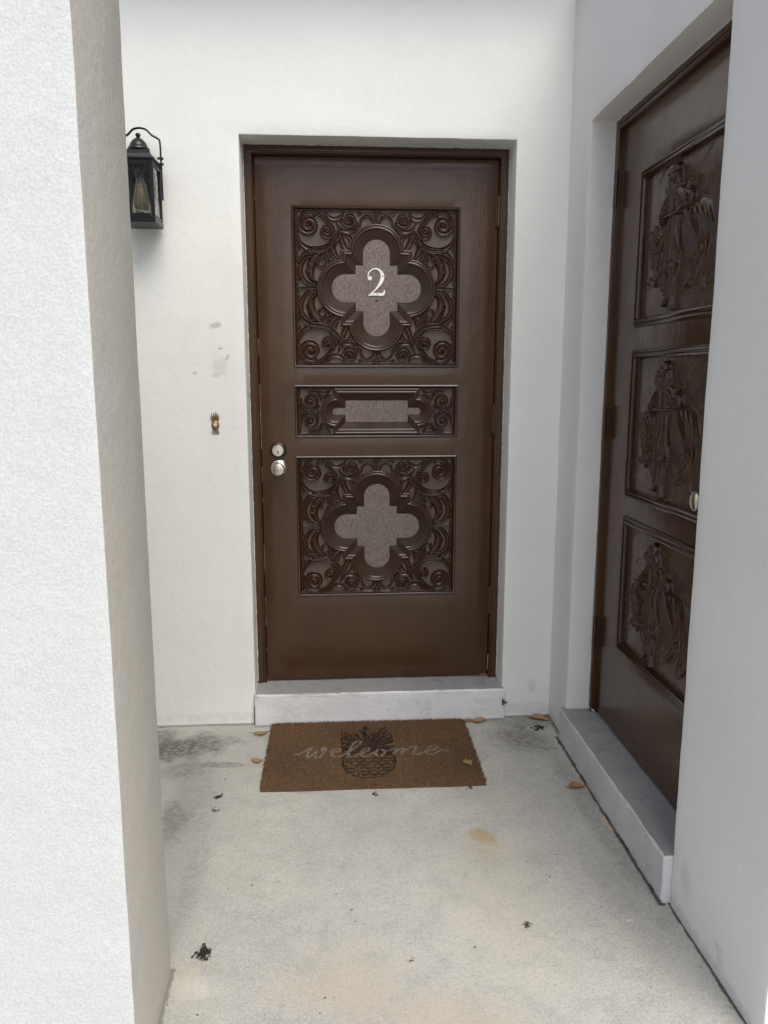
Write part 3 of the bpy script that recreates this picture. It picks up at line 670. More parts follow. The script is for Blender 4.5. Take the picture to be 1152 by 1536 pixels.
def rider_panel(v):
    """relief of a man in a long cape and breeches in front of a saddled horse; v varies the carving a little"""
    w, h = sx1 - sx0 - 0.05, 0.412; res = 0.0014
    nx, nz = int(w / res), int(h / res); xs = np.linspace(0, w, nx); zs = np.linspace(0, h, nz); X, Z = np.meshgrid(xs, zs, indexing='ij')
    H = np.zeros_like(X)
    # scooped ground of gouge marks
    r2 = np.random.default_rng(20 + v)
    for _ in range(120):
        cx, cz, a = r2.uniform(0, w), r2.uniform(0, h), r2.uniform(-1.4, -0.5) if r2.random() < .7 else r2.uniform(0, 3)
        l, b = r2.uniform(.018, .05), r2.uniform(.006, .014)
        u = ((X - cx) * math.cos(a) + (Z - cz) * math.sin(a)) / l; q = (-(X - cx) * math.sin(a) + (Z - cz) * math.cos(a)) / b
        H -= 0.0050 * np.exp(-(u * u + q * q) * 1.5)
    ox, oz = -0.031 + 0.004 * v, -0.031
    def cap(pts, W, h_, rnd=0.95, groove=None, per=6):
        nonlocal H
        P = spline([(p[0] + ox, .05 + (p[1] - .05) * .955 + oz, q) for p, q in zip(pts, W)], per)
        T, D = seg_dist(X, Z, [(a, b) for a, b, _ in P], [c for _, _, c in P])
        pr = np.clip(1 - T ** 2, 0, 1) ** (rnd * .5)
        hh = h_ * pr
        if groove: hh = hh + np.where(T < .9, groove[1] * np.sin((X * math.cos(groove[2]) + Z * math.sin(groove[2]) + .0015 * np.sin(Z * 60 + v)) * groove[0]), 0) * pr
        H = np.maximum(H, hh)
    # horizon ridges
    for (a, b, c, d_) in ((0.0, .262, .16, .268), (.33, .295, w + .05, .262 - .03 * (v == 2)), (0.0, .205, .09, .212)):
        T, D = seg_dist(X, Z, [(a, b), ((a + c) / 2, (b + d_) / 2 + .006), (c, d_)], [.006, .006, .006]); H -= .0025 * np.clip(1 - T, 0, 1)
    # horse: body, rump, neck, head, legs, tail
    cap([(.19, .235), (.30, .25), (.40, .245), (.455, .225)], [.05, .05, .058, .05], .009)
    cap([(.36, .300), (.42, .292), (.465, .262), (.492, .215)], [.014, .028, .035, .025], .011, groove=(260, .0006, .5))
    cap([(.175, .262), (.150, .255), (.128, .235)], [.035, .032, .026], .012, groove=(420, .0008, .9))
    cap([(.118, .262), (.128, .232), (.146, .19), (.158, .155)], [.016, .024, .019, .014], .018)
    cap([(.112, .262), (.103, .285)], [.008, .003], .017); cap([(.136, .270), (.142, .295)], [.008, .003], .017)
    cap([(.150, .162), (.168, .150)], [.012, .010], .0205); cap([(.132, .236), (.134, .232)], [.006, .006], .0215)
    cap([(.112, .225), (.165, .215)], [.0035, .0035], .0215); cap([(.135, .185), (.172, .178)], [.0035, .0035], .0215); cap([(.17, .215), (.20, .26), (.212, .28)], [.003, .003, .003], .018)
    cap([(.175, .20), (.165, .15), (.140, .125), (.105, .142)], [.022, .013, .009, .008], .013); cap([(.105, .142), (.092, .135)], [.010, .008], .014)
    cap([(.19, .19), (.186, .13), (.196, .105)], [.02, .011, .009], .011)
    cap([(.44, .22), (.415, .17), (.402, .135), (.375, .108)], [.034, .017, .011, .010], .013, groove=(300, .0005, 0)); cap([(.375, .106), (.355, .098)], [.012, .009], .014)
    cap([(.47, .21), (.465, .15), (.448, .115), (.452, .085)], [.030, .015, .010, .009], .011)
    cap([(.492, .235), (.502, .18), (.492, .13), (.475, .095)], [.010, .014, .013, .004], .010, groove=(700, .001, 0))
    # saddle cloth hanging behind the man, with folds
    cap([(.325, .292), (.345, .24), (.385, .19), (.40, .165)], [.022, .036, .038, .030], .0135, groove=(300, .0006, .35))
    cap([(.335, .300), (.350, .255), (.355, .215)], [.012, .014, .012], .0165)
    # the man: cape, legs, sleeves, hands, head and hat
    cap([(.262, .362), (.262, .30), (.252, .24), (.245, .19)], [.040, .036, .050, .047], .019, groove=(330, .0007, -.12))
    cap([(.245, .222), (.250, .185), (.252, .168)], [.040, .044, .046], .021, groove=(480, .0006, -.06))
    for k in range(9):
        cap([(.214 + k * .0098, .164), (.216 + k * .0096, .158)], [.0058, .005], .0225, per=2)
    cap([(.238, .155), (.240, .11), (.238, .078)], [.013, .011, .008], .017); cap([(.270, .155), (.270, .11), (.266, .074)], [.013, .011, .008], .017)
    cap([(.236, .080), (.224, .062), (.216, .056)], [.010, .008, .005], .016); cap([(.266, .074), (.270, .052), (.276, .044)], [.010, .009, .006], .016)
    cap([(.250, .318), (.262, .345), (.262, .372)], [.028, .036, .030], .0205, groove=(520, .001, -.3))
    cap([(.262, .362), (.262, .306)], [.012, .010], .0235)
    for k in range(4): cap([(.262, .350 - k * .013), (.2635, .349 - k * .013)], [.003, .003], .026, per=2)
    cap([(.226, .360), (.196, .335), (.184, .308), (.200, .283), (.212, .272)], [.016, .019, .020, .015, .011], .0225)
    for k in range(5): cap([(.172 + .003 * k, .318 - k * .0085), (.206 + .003 * k, .315 - k * .0085)], [.003, .003], .0245, per=2)
    cap([(.208, .272), (.222, .262)], [.010, .008], .0235)
    cap([(.300, .362), (.328, .345), (.338, .325), (.318, .312), (.300, .312)], [.016, .018, .016, .012, .010], .0215)
    for k in range(5): cap([(.330 + .007 * math.cos(k * 1.3), .328 + .009 * math.sin(k * 1.3)), (.352, .322 + .006 * k)], [.004, .003], .024, per=2)
    cap([(.345, .338), (.362, .345), (.372, .332), (.362, .318), (.345, .318)], [.008, .010, .010, .009, .007], .022)
    cap([(.335, .352), (.350, .368), (.372, .385 - .02 * (v == 2))], [.014, .014, .004], .015, groove=(500, .0012, .9))
    cap([(.225, .306), (.300, .306)], [.006, .006], .0245, per=2)
    cap([(.262, .385), (.262, .372)], [.014, .018], .019)
    cap([(.262, .410), (.262, .400)], [.0235, .020], .025); cap([(.258, .402), (.256, .398)], [.003, .003], .0295, per=2)
    cap([(.254, .407), (.2545, .4065)], [.0025, .0025], .0225 + .005, per=2); cap([(.268, .407), (.2685, .4065)], [.0025, .0025], .0275, per=2)
    cap([(.243, .417), (.262, .428), (.282, .416)], [.006, .008, .006], .026); cap([(.258, .430), (.268, .429)], [.018, .015], .0275)
    cap([(.238, .408), (.236, .388), (.240, .372)], [.007, .008, .005], .020); cap([(.283, .410), (.287, .392), (.282, .376)], [.006, .007, .005], .020)
    for k in range(6):   # strokes like feathers beside the left shoulder
        cap([(.188 + .009 * k, .366 + .007 * k), (.170 + .007 * k + r2.normal(0, .004), .392 + .008 * k)], [.0030, .0008], .0045, per=3)
    def fold(pts, wd, hh, per=6):
        nonlocal H
        P = spline([(p[0] + ox, .05 + (p[1] - .05) * .955 + oz) for p in pts], per)
        W_ = [wd * (.35 + .65 * math.sin(math.pi * i / (len(P) - 1))) for i in range(len(P))]
        T, D = seg_dist(X, Z, [tuple(p) for p in P], W_); H = H + hh * np.clip(1 - T ** 2, 0, 1)
    for k in range(8):        # folds of the long coat from belt to hem
        u_ = k / 7; a_, b_ = .236 + .054 * u_, .207 + .086 * u_; j = r2.normal(0, .003)
        fold([(a_, .298 - .012 * r2.random()), (a_ + (b_ - a_) * .35 + j, .255), (b_ - j, .205), (b_ + .002, .172 + .01 * r2.random())], .0042, .0048 if k % 2 else .0036)
    for k in range(4): fold([(.222 + .02 * k, .292), (.214 + .022 * k + r2.normal(0, .002), .25), (.212 + .021 * k, .225)], .003, -.003)
    for k in range(6):        # saddle cloth
        u_ = k / 5; fold([(.318 + .018 * u_, .288), (.330 + .045 * u_, .245), (.352 + .065 * u_, .20), (.362 + .062 * u_, .160)], .0040, .0040)
    for a_, b_ in (((.262, .37), (.262, .31)), ((.246, .368), (.240, .312)), ((.279, .366), (.284, .312))): fold([a_, ((a_[0] + b_[0]) / 2 + .003, (a_[1] + b_[1]) / 2), b_], .0036, .0036)
    for k in range(6): fold([(.173 + .0035 * k, .325 - k * .009), (.188 + .0035 * k, .319 - k * .009), (.207 + .003 * k, .322 - k * .009)], .0030, .0038, 4)
    for x_ in (.2375, .2685): fold([(x_, .155), (x_ + .001, .115), (x_, .082)], .0040, .0042)
    for k in range(5): fold([(.218 + .014 * k, .170), (.219 + .014 * k, .158)], .0035, .003, 3)
    fold([(.20, .300), (.26, .304), (.322, .302)], .0045, .004)
    for k in range(5): fold([(.395 + .020 * k, .288 - .006 * k), (.420 + .016 * k, .25 - .004 * k), (.430 + .012 * k, .205)], .0042, .0030)
    for k in range(4): fold([(.428 - .006 * k, .215), (.410 - .006 * k, .165), (.398 - .007 * k, .128)], .0030, .0032)
    for k in range(4): fold([(.112 + .008 * k, .258), (.124 + .008 * k, .215), (.142 + .005 * k, .168)], .0030, .0036)
    for k in range(5): fold([(.482 + .006 * k, .235), (.492 + .005 * k, .18), (.476 + .006 * k, .115)], .0028, .0032)
    fold([(.245, .400), (.262, .394), (.280, .401)], .003, -.003, 4); fold([(.240, .416), (.262, .421), (.286, .415)], .004, .004, 4)
    for k in range(7):        # long gouges of the ground
        a_ = r2.uniform(.02, w - .08); b_ = r2.uniform(.28, .40) if k % 2 else r2.uniform(.06, .15); fold([(a_ + .03, b_ + .03), (a_ + .05, b_ + .05), (a_ + .08 + r2.normal(0, .01), b_ + .062)], .006, .0022)
    edge = np.minimum(np.minimum(X, w - X), np.minimum(Z, h - Z)); H *= sstep(edge, -0.001, .012)
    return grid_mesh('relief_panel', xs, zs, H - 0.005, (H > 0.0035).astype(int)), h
labs = ['carved relief of a rider standing by a horse, top of the side door', 'carved relief of a caped rider beside a horse, middle of the side door', 'carved relief of a rider and horse, bottom of the side door']
for v, ((a, b), lab) in enumerate(zip(SP, labs)):
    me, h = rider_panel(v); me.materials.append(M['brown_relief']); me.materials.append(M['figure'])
    o = bpy.data.objects.new('relief_panel', me); C.objects.link(o); o.parent = sleaf; o.location = (sx0 + 0.025, SLY, a + 0.025)
    o.scale = (1, 1, (b - a - 0.05) / h); o['label'] = lab
    ring('panel_moulding', M['brown_carve'], (sx0, sx1, a, b), MOULD2, sleaf, y=SLY)
for z in (1.983, 1.211, 0.442): hinge(side, Q + 0.040, z, SFY - .006, 0.11)
bead('caulk_bead', M['caulk'], [((Q + .002, SFY - .001, STEP2 + .005), (Q + .002, SFY - .001, TOP2 - .002)), ((Q + .002, SFY - .001, TOP2 - .002), (MM, SFY - .001, TOP2 - .002))], .0019, side, 0.0, 7)
bead('caulk_bead', M['caulk'], [((Q + .002, SFY - .004, STEP2 + .002), (Q + .05, SFY + .004, STEP2 + .002))], .0035, side, .2, 8)
LS = bpy.data.objects['doorstep.001']
for nm, runs, rad, br, sd_ in (('peeling_paint', [((Q, -.0225, STEP2 - .002), (MM - .01, -.0225, STEP2 - .001)), ((Q + .1, -.022, STEP2 - .006), (MM - .01, -.022, STEP2 - .007))], .0022, .54, 11),
                              ('peeling_paint', [((Q + .02, -.0215, .06), (MM - .05, -.0215, .07)), ((Q + .3, -.0215, .03), (MM - .02, -.0215, .02))], .0014, .66, 13),
                              ('base_seam', [((Q, -.0225, .004), (MM, -.0225, .004))], .0013, .45, 12)):
    bead(nm, M['caulk'] if nm != 'base_seam' else M['debris'], runs, rad, LS, br, sd_)
BS = bpy.data.objects['doorstep']
bead('peeling_paint', M['caulk'], [((-.495, -.0205, STEP - .001), (.50, -.0205, STEP - .001)), ((-.49, -.021, STEP - .008), (.50, -.021, STEP - .010))], .0020, BS, .48, 14)
bead('edge_crack', M['debris'], [((-.501, -.019, .004), (-.5015, -.012, STEP - .01))], .0016, BS, .4, 15)
kn = lathe('door_knob', M['steel'], [(0.033, 0), (0.032, 0.005), (0.02, 0.010), (0.013, 0.014), (0.0125, 0.028), (0.016, 0.036), (0.0235, 0.046), (0.026, 0.055), (0.0245, 0.063), (0.02, 0.066), (0, 0.067)], side, (1.070, SLY, 1.058), seg=40)

# ---------------------------------------------------------------- wall lantern
def lantern():
    X0, Yc = -0.826, -0.085; hw = 0.0575; y0, y1 = -0.150, -0.024; zb, zt = 1.862, 2.086
    L = empty('wall_lantern', (X0, 0, 1.86)); tag(L, 'black wall lantern with wavy glass and amber bulb beside the pillar', 'lantern')
    P = lambda x, y, z: (x, y, z - 1.86)
    def bmo(name, fn, m, parent=L, smooth=None):
        bm = bmesh.new(); fn(bm); return from_bm(name, bm, m, parent, smooth=smooth)
    bmo('back_plate', lambda b: (add_box(b, P(0, -0.008, 2.028), (0.108, 0.016, 0.125), .003), add_box(b, P(0, -0.018, 2.07), (0.07, 0.02, 0.03), .002)), M['black'])
    def cage(b):
        for sx in (-1, 1):
            for y in (y0 + .006, y1 - .004): add_box(b, P(sx * (hw - .006), y, (1.904 + zt) / 2 - .002), (0.013, 0.012, zt - 1.904), .0012)
        for y in (y0 + .006, y1 - .004):
            add_box(b, P(0, y, zt - .009), (2 * hw - .03, .0105, .017), .001); add_box(b, P(0, y, 1.9075), (2 * hw - .03, .0105, .009), .001)
        for sx in (-1, 1):
            add_box(b, P(sx * (hw - .006), (y0 + y1) / 2, zt - .009), (.0105, y1 - y0 - .03, .017), .001); add_box(b, P(sx * (hw - .006), (y0 + y1) / 2, 1.9075), (.0105, y1 - y0 - .03, .009), .001)
    bmo('cage', cage, M['black'])
    def tray(b):
        add_box(b, P(0, (y0 + y1) / 2, 1.8915), (2 * hw + .004, y1 - y0 + .006, .018), .0015); add_box(b, P(0, (y0 + y1) / 2, 1.902), (2 * hw - .004, y1 - y0 - .002, .004), .001)
    bmo('base', tray, M['black'])
    def frus(b, lv):
        rs = [[b.verts.new(P(sx * a, Yc + sy * c, z)) for sx, sy in ((-1, -1), (1, -1), (1, 1), (-1, 1))] for a, c, z in lv]
        for p, q in zip(rs, rs[1:]):
            for k in range(4): b.faces.new([p[k], p[(k + 1) % 4], q[(k + 1) % 4], q[k]])
        b.faces.new(rs[0][::-1]); b.faces.new(rs[-1])
    rf = bmo('roof', lambda b: frus(b, [(.064, .069, 2.084), (.064, .069, 2.089), (.056, .062, 2.092), (.050, .056, 2.104), (.040, .044, 2.118), (.034, .036, 2.121)]), M['black'])
    o = lathe('cupola', M['black'], [(.031, .261), (.036, .264), (.0375, .268), (.036, .273), (.0315, .277), (.030, .282), (.0255, .291), (.018, .299), (.0115, .304), (.0065, .307), (.0055, .309), (.0085, .3125), (.0088, .317), (.006, .321), (0, .323)], L, (0, Yc, 0), 'Z', 24)
    arch = spline([P(-.067, -.06, 2.165), P(-.060, -.06, 2.175), P(-.040, -.06, 2.183), P(-.022, -.06, 2.200), P(0, -.06, 2.205), P(.022, -.06, 2.200), P(.040, -.06, 2.183), P(.060, -.06, 2.172), P(.067, -.06, 2.160), P(.068, -.06, 2.10), P(.068, -.06, 1.972)], 6)
    pts = [P(-.068, -.06, 1.972), P(-.068, -.06, 2.10)] + [tuple(p) for p in arch]
    bmo('carrying_bail', lambda b: add_tube(b, pts, .003, 8, flat=(.0068, .0034)), M['black'], smooth=40)
    for s in (-1, 1):
        for z in (2.108, 2.090):
            bmo('bail_rivet', lambda b: (add_tube(b, [P(s * .056, -.06, z), P(s * .070, -.06, z)], .004, 10), add_tube(b, [P(s * .070, -.06, z), P(s * .076, -.06, z)], [.0062, .0045], 12)), M['black'], smooth=40)
    def pane(b, c, s): add_box(b, c, s)
    bmo('glass_pane', lambda b: pane(b, P(0, y0 + .006, 1.991), (2 * hw - .022, .003, .162)), M['glass'])
    for s in (-1, 1): bmo('glass_pane', lambda b: pane(b, P(s * (hw - .006), (y0 + y1) / 2, 1.991), (.003, y1 - y0 - .02, .162)), M['glass'])
    lathe('lamp_socket', M['black'], [(0, 2.084 - 1.86), (.017, 2.084 - 1.86), (.017, 2.052 - 1.86), (.014, 2.048 - 1.86), (.0135, 2.036 - 1.86), (0, 2.036 - 1.86)], L, (0, Yc, 0), 'Z', 20)
    bl = lathe('bulb', M['bulb'], [(.0125, 2.040 - 1.86), (.014, 2.028 - 1.86), (.021, 2.0 - 1.86), (.0275, 1.965 - 1.86), (.0285, 1.948 - 1.86), (.026, 1.934 - 1.86), (.018, 1.924 - 1.86), (.008, 1.919 - 1.86), (0, 1.918 - 1.86)], L, (0, Yc, 0), 'Z', 28, 180)
    def fil(b):
        for k in range(6):
            a = k * math.pi / 3; add_tube(b, [(0.004 * math.cos(a), .004 * math.sin(a), 2.02 - 1.86), (.014 * math.cos(a), .014 * math.sin(a), 1.95 - 1.86), (.006 * math.cos(a + .5), .006 * math.sin(a + .5), 2.01 - 1.86)], .0007, 5)
    f = bmo('filament', fil, M['filament'], bl)
    f.location = (0, 0, 0)
lantern()

# ---------------------------------------------------------------- pineapple doorbell
def doorbell():
    x, z = -0.6148, 1.1950
    B = empty('doorbell', (x, 0, z)); tag(B, 'small aged brass pineapple shaped doorbell left of the facing door', 'doorbell')
    bm = bmesh.new(); rings = []
    for k, (s, h) in enumerate(((1, 0), (1, .004), (.85, .008), (.5, .010))):
        rings.append([bm.verts.new((.0145 * s * math.cos(a), -h, -.006 + .0205 * s * math.sin(a))) for a in [2 * math.pi * i / 28 for i in range(28)]])
    for p, q in zip(rings, rings[1:]):
        for i in range(28): bm.faces.new([p[i], p[(i + 1) % 28], q[(i + 1) % 28], q[i]])
    bm.faces.new(rings[-1]); bmesh.ops.recalc_face_normals(bm, faces=bm.faces); from_bm('bell_body', bm, M['brass'], B, smooth=40)
    bm = bmesh.new()
    for bx, tx, tz, wd in ((-.007, -.013, .040, .004), (-.003, -.005, .042, .0045), (.001, .003, .044, .005), (.005, .008, .041, .0045), (.008, .0135, .036, .004), (-.009, -.017, .030, .003), (.009, .0165, .026, .003), (.002, .006, .034, .005)):
        pts = spline([(bx, -.003, .010), ((bx + tx) / 2 - .0005, -.006, (tz + .012) / 2), (tx, -.004, tz)], 4)
        add_tube(bm, [tuple(p) for p in pts], [wd * (1 - .8 * i / (len(pts) - 1)) for i in range(len(pts))], 6, flat=None)
    from_bm('crown', bm, M['brass'], B, smooth=40)
    bm = bmesh.new(); add_box(bm, (0, -.002, -.032), (.027, .004, .013), .001); from_bm('bell_base', bm, M['steel'], B)
    lathe('bell_button', M['ivory'], [(.0065, .009), (.0065, .012), (.005, .0135), (0, .0142)], B, (0.0, 0, -.004), seg=20)
doorbell()

# ---------------------------------------------------------------- coir mat
WEL = [
    [(-0.3306, -0.3032), (-0.315, -0.3009), (-0.2972, -0.2854), (-0.2847, -0.2637), (-0.269, -0.2533), (-0.2799, -0.281), (-0.2843, -0.3107), (-0.2776, -0.3253), (-0.2624, -0.3044), (-0.2499, -0.2717)],
    [(-0.2499, -0.2717), (-0.2561, -0.3048), (-0.2514, -0.3303), (-0.2385, -0.3225), (-0.2248, -0.2925), (-0.2192, -0.2624), (-0.2273, -0.2561), (-0.2303, -0.273), (-0.2179, -0.2851), (-0.2021, -0.2862)],
    [(-0.2021, -0.2862), (-0.1809, -0.2909), (-0.1633, -0.2775), (-0.1674, -0.2658), (-0.1835, -0.2705), (-0.1952, -0.2945), (-0.1889, -0.3236), (-0.1706, -0.327), (-0.1495, -0.3119), (-0.136, -0.2962)],
    [(-0.136, -0.2962), (-0.1195, -0.2747), (-0.0971, -0.2418), (-0.0852, -0.2132), (-0.0958, -0.2042), (-0.1128, -0.2232), (-0.1257, -0.2629), (-0.1335, -0.3019), (-0.1288, -0.3276), (-0.1184, -0.3305), (-0.1049, -0.3182)],
    [(-0.1049, -0.3182), (-0.0583, -0.2788), (-0.0657, -0.2646), (-0.0796, -0.2774), (-0.0876, -0.305), (-0.0816, -0.3275), (-0.0685, -0.3284), (-0.052, -0.3129), (-0.0379, -0.2971)],
    [(-0.0075, -0.2799), (-0.0235, -0.2789), (-0.0354, -0.3006), (-0.0326, -0.3253), (-0.0186, -0.3284), (-0.0042, -0.3106), (-0.0001, -0.2884), (-0.0075, -0.2799), (0.0052, -0.2887), (0.0243, -0.2843)],
    [(0.0243, -0.2843), (0.0358, -0.2737), (0.0394, -0.2831), (0.0314, -0.3163)],
    [(0.0314, -0.3163), (0.0451, -0.2914), (0.0626, -0.2755), (0.0682, -0.285), (0.0588, -0.3181)],
    [(0.0588, -0.3181), (0.0773, -0.2902), (0.1011, -0.2666), (0.1179, -0.2619), (0.1144, -0.2847), (0.1039, -0.3178), (0.1163, -0.3264), (0.1362, -0.3144), (0.1541, -0.2987)],
    [(0.1541, -0.2987), (0.1758, -0.2967), (0.1964, -0.2752), (0.1912, -0.261), (0.1743, -0.2657), (0.1548, -0.2931), (0.1518, -0.3176), (0.1662, -0.3297), (0.1924, -0.3125), (0.211, -0.2945), (0.2296, -0.3071)]]
def door_mat():
    cx, cy = -0.0505, -0.2875; hx, hy = 0.381, 0.252; rot = -0.008
    mt = empty('doormat', (cx, cy, 0.0), rot); tag(mt, 'brown coir mat with a black pineapple and the word welcome', 'doormat')
    xs = cuts(-hx, hx, .02); ys = cuts(-hy, hy, .02); bm = bmesh.new()
    o = slab('mat_backing', M['matback'], -hx, hx, -hy, hy, -0.009, -0.001, step=.03, bev=.002, amp=.0008, parent=mt, rot=(-math.pi / 2, 0, 0))
    o.rotation_euler = (math.pi / 2, 0, 0)
    for v in o.data.vertices: v.co.y = -v.co.y if False else v.co.y
    o.location = (0, 0, 0.0); o.scale = (1, -1, 1)
    N = 130000
    px = rng.uniform(-hx, hx, N); py = rng.uniform(-hy, hy, N)
    # a rounded, slightly ragged outline
    ok = (np.maximum(np.abs(px) / hx, 0) ** 40 + (np.abs(py) / hy) ** 40) < rng.uniform(.75, 1.15, N)
    px, py = px[ok], py[ok]; N = len(px)
    wx, wy = cx + px, cy + py
    base = np.array([0.215, 0.120, 0.055])[None] * (0.55 + 0.75 * rng.random((N, 1))) * (1 + .10 * np.sin(wx * 9 + 2)[:, None] * np.sin(wy * 13)[:, None])
    grey = rng.random(N) < .10; base[grey] = base[grey] * .5 + .10
    col = base.copy()
    # black pineapple: leafy crown and diamond-scaled body
    pine = []
    pr = np.random.default_rng(5); pcx, pcy, pa, pb = -0.062, -0.372, 0.094, 0.112
    pine.append(([(pcx + pa * math.cos(t), pcy + pb * math.sin(t)) for t in np.linspace(0, 2 * math.pi, 60)], .0042))
    for k in range(9):        # rows of scallops on the fruit
        yy = pcy + pb * (0.80 - 0.205 * k); half = pa * math.sqrt(max(0, 1 - ((yy - pcy) / pb) ** 2)); n_s = max(2, round(half * 2 / .030)); off = (k % 2) * .5
        pts = [(pcx - half + 2 * half * q / 60, yy + .010 * abs(math.sin(math.pi * (n_s * q / 60 + off))) + pr.normal(0, .0012)) for q in range(61)]
        pine.append((pts, .0046))
        for q in range(n_s * 2):
            x_ = pcx - half + 2 * half * pr.random(); pine.append(([(x_, yy + .004), (x_ + pr.normal(0, .006), yy + .014)], .0016))
    for ring_, (ln, cnt, w_) in enumerate(((.205, 34, .0042), (.150, 30, .0042), (.095, 24, .0040))):   # crown leaves
        for k in range(cnt):
            a_ = -1.75 + 3.5 * k / (cnt - 1) + pr.normal(0, .04); bend = .35 * (math.copysign(1, a_) if abs(a_) > .5 else pr.choice([-1, 1])) * pr.uniform(.1, 1); l_ = ln * pr.uniform(.85, 1.05)
            pts = []
            for q in range(9):
                s_ = .12 + .88 * q / 8; aa = a_ + bend * s_; X_ = pcx + l_ * s_ * math.sin(aa) * .80; Y_ = -.285 + l_ * s_ * math.cos(aa)
                pts.append((min(max(X_, pcx - .097), pcx + .095), min(Y_, -.080 + pr.normal(0, .003))))
            pine.append((pts, w_))
    TB = np.full(N, 9.0); near = (np.abs(wx - pcx) < .12)
    for pts, w_ in pine:
        tt, _ = seg_dist(wx[near], wy[near], pts, [w_] * len(pts)); TB[near] = np.minimum(TB[near], tt)
    inside = (((wx - pcx) / pa) ** 2 + ((wy - pcy) / pb) ** 2 < 1) | ((np.abs(wx - pcx) < .085) & (wy > -.28) & (wy < -.10))
    blk = (TB < 1) | (inside & (rng.random(N) < .30))
    col[blk] = np.array([.006, .005, .0045])[None] * (0.6 + rng.random((blk.sum(), 1)))
    T = np.full(N, 9.0)
    for st in WEL:
        P = spline(st, 6); t = np.gradient(P, axis=0); up_ = np.clip(np.abs(t[:, 1]) / (np.hypot(t[:, 0], t[:, 1]) + 1e-9), 0, 1)
        W = .0025 + .0031 * up_; tt, _ = seg_dist(wx, wy, [tuple(p) for p in P], list(W)); T = np.minimum(T, tt)
    wh = (T < 1.0) & (rng.random(N) < .82)
    col[wh] = np.array([.42, .355, .29])[None] * (0.55 + .6 * rng.random((wh.sum(), 1)))
    hgt = rng.uniform(.0085, .0135, N) - .002 * blk; z0 = .006
    lean = rng.normal(0, .0009, (N, 2)); edge = np.maximum(np.abs(px) / hx, np.abs(py) / hy) > .985
    lean[edge] += np.stack([np.sign(px) * (np.abs(px) / hx > .985), np.sign(py) * (np.abs(py) / hy > .985)], 1)[edge] * rng.uniform(0, .004, (edge.sum(), 1))
    a = rng.uniform(0, math.pi, N); wd = rng.uniform(.0007, .0014, N)
    b0 = np.stack([px - np.cos(a) * wd, py - np.sin(a) * wd, np.full(N, z0) - .004 * edge], 1); b1 = np.stack([px + np.cos(a) * wd, py + np.sin(a) * wd, np.full(N, z0) - .004 * edge], 1)
    m0 = np.stack([px + lean[:, 0] - np.cos(a) * wd * .8, py + lean[:, 1] - np.sin(a) * wd * .8, hgt], 1); m1 = np.stack([px + lean[:, 0] + np.cos(a) * wd * .8, py + lean[:, 1] + np.sin(a) * wd * .8, hgt], 1)
    tp = np.stack([px + lean[:, 0] * 2.2, py + lean[:, 1] * 2.2, hgt + .002], 1)
    co = np.stack([b0, b1, m1, tp, m0], 1).reshape(-1, 3)
    me = bpy.data.meshes.new('fibre'); me.vertices.add(5 * N); me.vertices.foreach_set('co', co.ravel().astype(np.float32))
    me.loops.add(5 * N); me.loops.foreach_set('vertex_index', np.arange(5 * N, dtype=np.int32)); me.polygons.add(N)
    me.polygons.foreach_set('loop_start', np.arange(0, 5 * N, 5, dtype=np.int32)); me.polygons.foreach_set('loop_total', np.full(N, 5, np.int32)); me.update(calc_edges=True)
    at = me.attributes.new('fibre', 'FLOAT_COLOR', 'POINT'); cc = np.concatenate([np.repeat(col, 5, 0), np.ones((5 * N, 1))], 1).astype(np.float32); at.data.foreach_set('color', cc.ravel())
    tag(link('coir_pile', me, M['coir'], mt), kind='stuff')
door_mat()

# ---------------------------------------------------------------- dead leaves, debris, moth
def dead_leaf(x, y, z, L, W, rz, m, label, curl=0.3, roll=0.2, stem=True, tilt=0.0):
    bm = bmesh.new(); n = 14; rows = []
    for i in range(n + 1):
        s = i / n; wd = W * math.sin(math.pi * s ** 0.85) ** 0.8 * (1 + .10 * math.sin(i * 2.3 + x * 50)); zz = curl * L * (4 * (s - .5) ** 2) * .35 + .001
        rows.append([bm.verts.new((L * (s - .5), wd * t / 2 + .004 * math.sin(5 * s + x * 9), zz + roll * abs(t) ** 1.5 * wd * .5 + .0012 * math.sin(7 * s + t * 4))) for t in (-1, -.55, 0, .55, 1)])
    for p, q in zip(rows, rows[1:]):
        for k in range(4): bm.faces.new([p[k], q[k], q[k + 1], p[k + 1]])
    bmesh.ops.remove_doubles(bm, verts=bm.verts, dist=.0002)
    mid = [(L * (i / n - .5), .004 * math.sin(5 * i / n + x * 9), curl * L * (4 * (i / n - .5) ** 2) * .35 + .0016 + .0012 * math.sin(7 * i / n)) for i in range(n + 1)]
    t = empty('dead_leaf', (x, y, z), rz); t.rotation_euler = (tilt, 0, rz)
    o = from_bm('blade', bm, m, t, smooth=180); sm = o.modifiers.new('thickness', 'SOLIDIFY'); sm.thickness = .0006
    bm = bmesh.new(); p0 = mid[0]
    if stem: mid = [(p0[0] - .016, p0[1] + .004, p0[2] + .003), (p0[0] - .008, p0[1], p0[2] + .001)] + mid
    add_tube(bm, mid, [.0009 * (1.2 - i / len(mid)) for i in range(len(mid))], 5); from_bm('midrib', bm, m, t, smooth=60)
    return tag(t, label, 'leaf', 'dead leaves on the porch')
dead_leaf(-0.468, -0.112, .001, .062, .022, 0.25, M['leaf3'], 'curled olive dry leaf at the rear left corner of the mat', curl=.5, roll=1.0)
dead_leaf(-0.463, -0.322, .001, .046, .026, -0.2, M['leaf'], 'small tan dry leaf touching the left edge of the mat', curl=.5, roll=.5, stem=False)
dead_leaf(0.288, -0.415, .0155, .040, .032, -1.4, M['leaf3'], 'small heart shaped dry leaf lying on the mat', curl=.3, roll=.5)
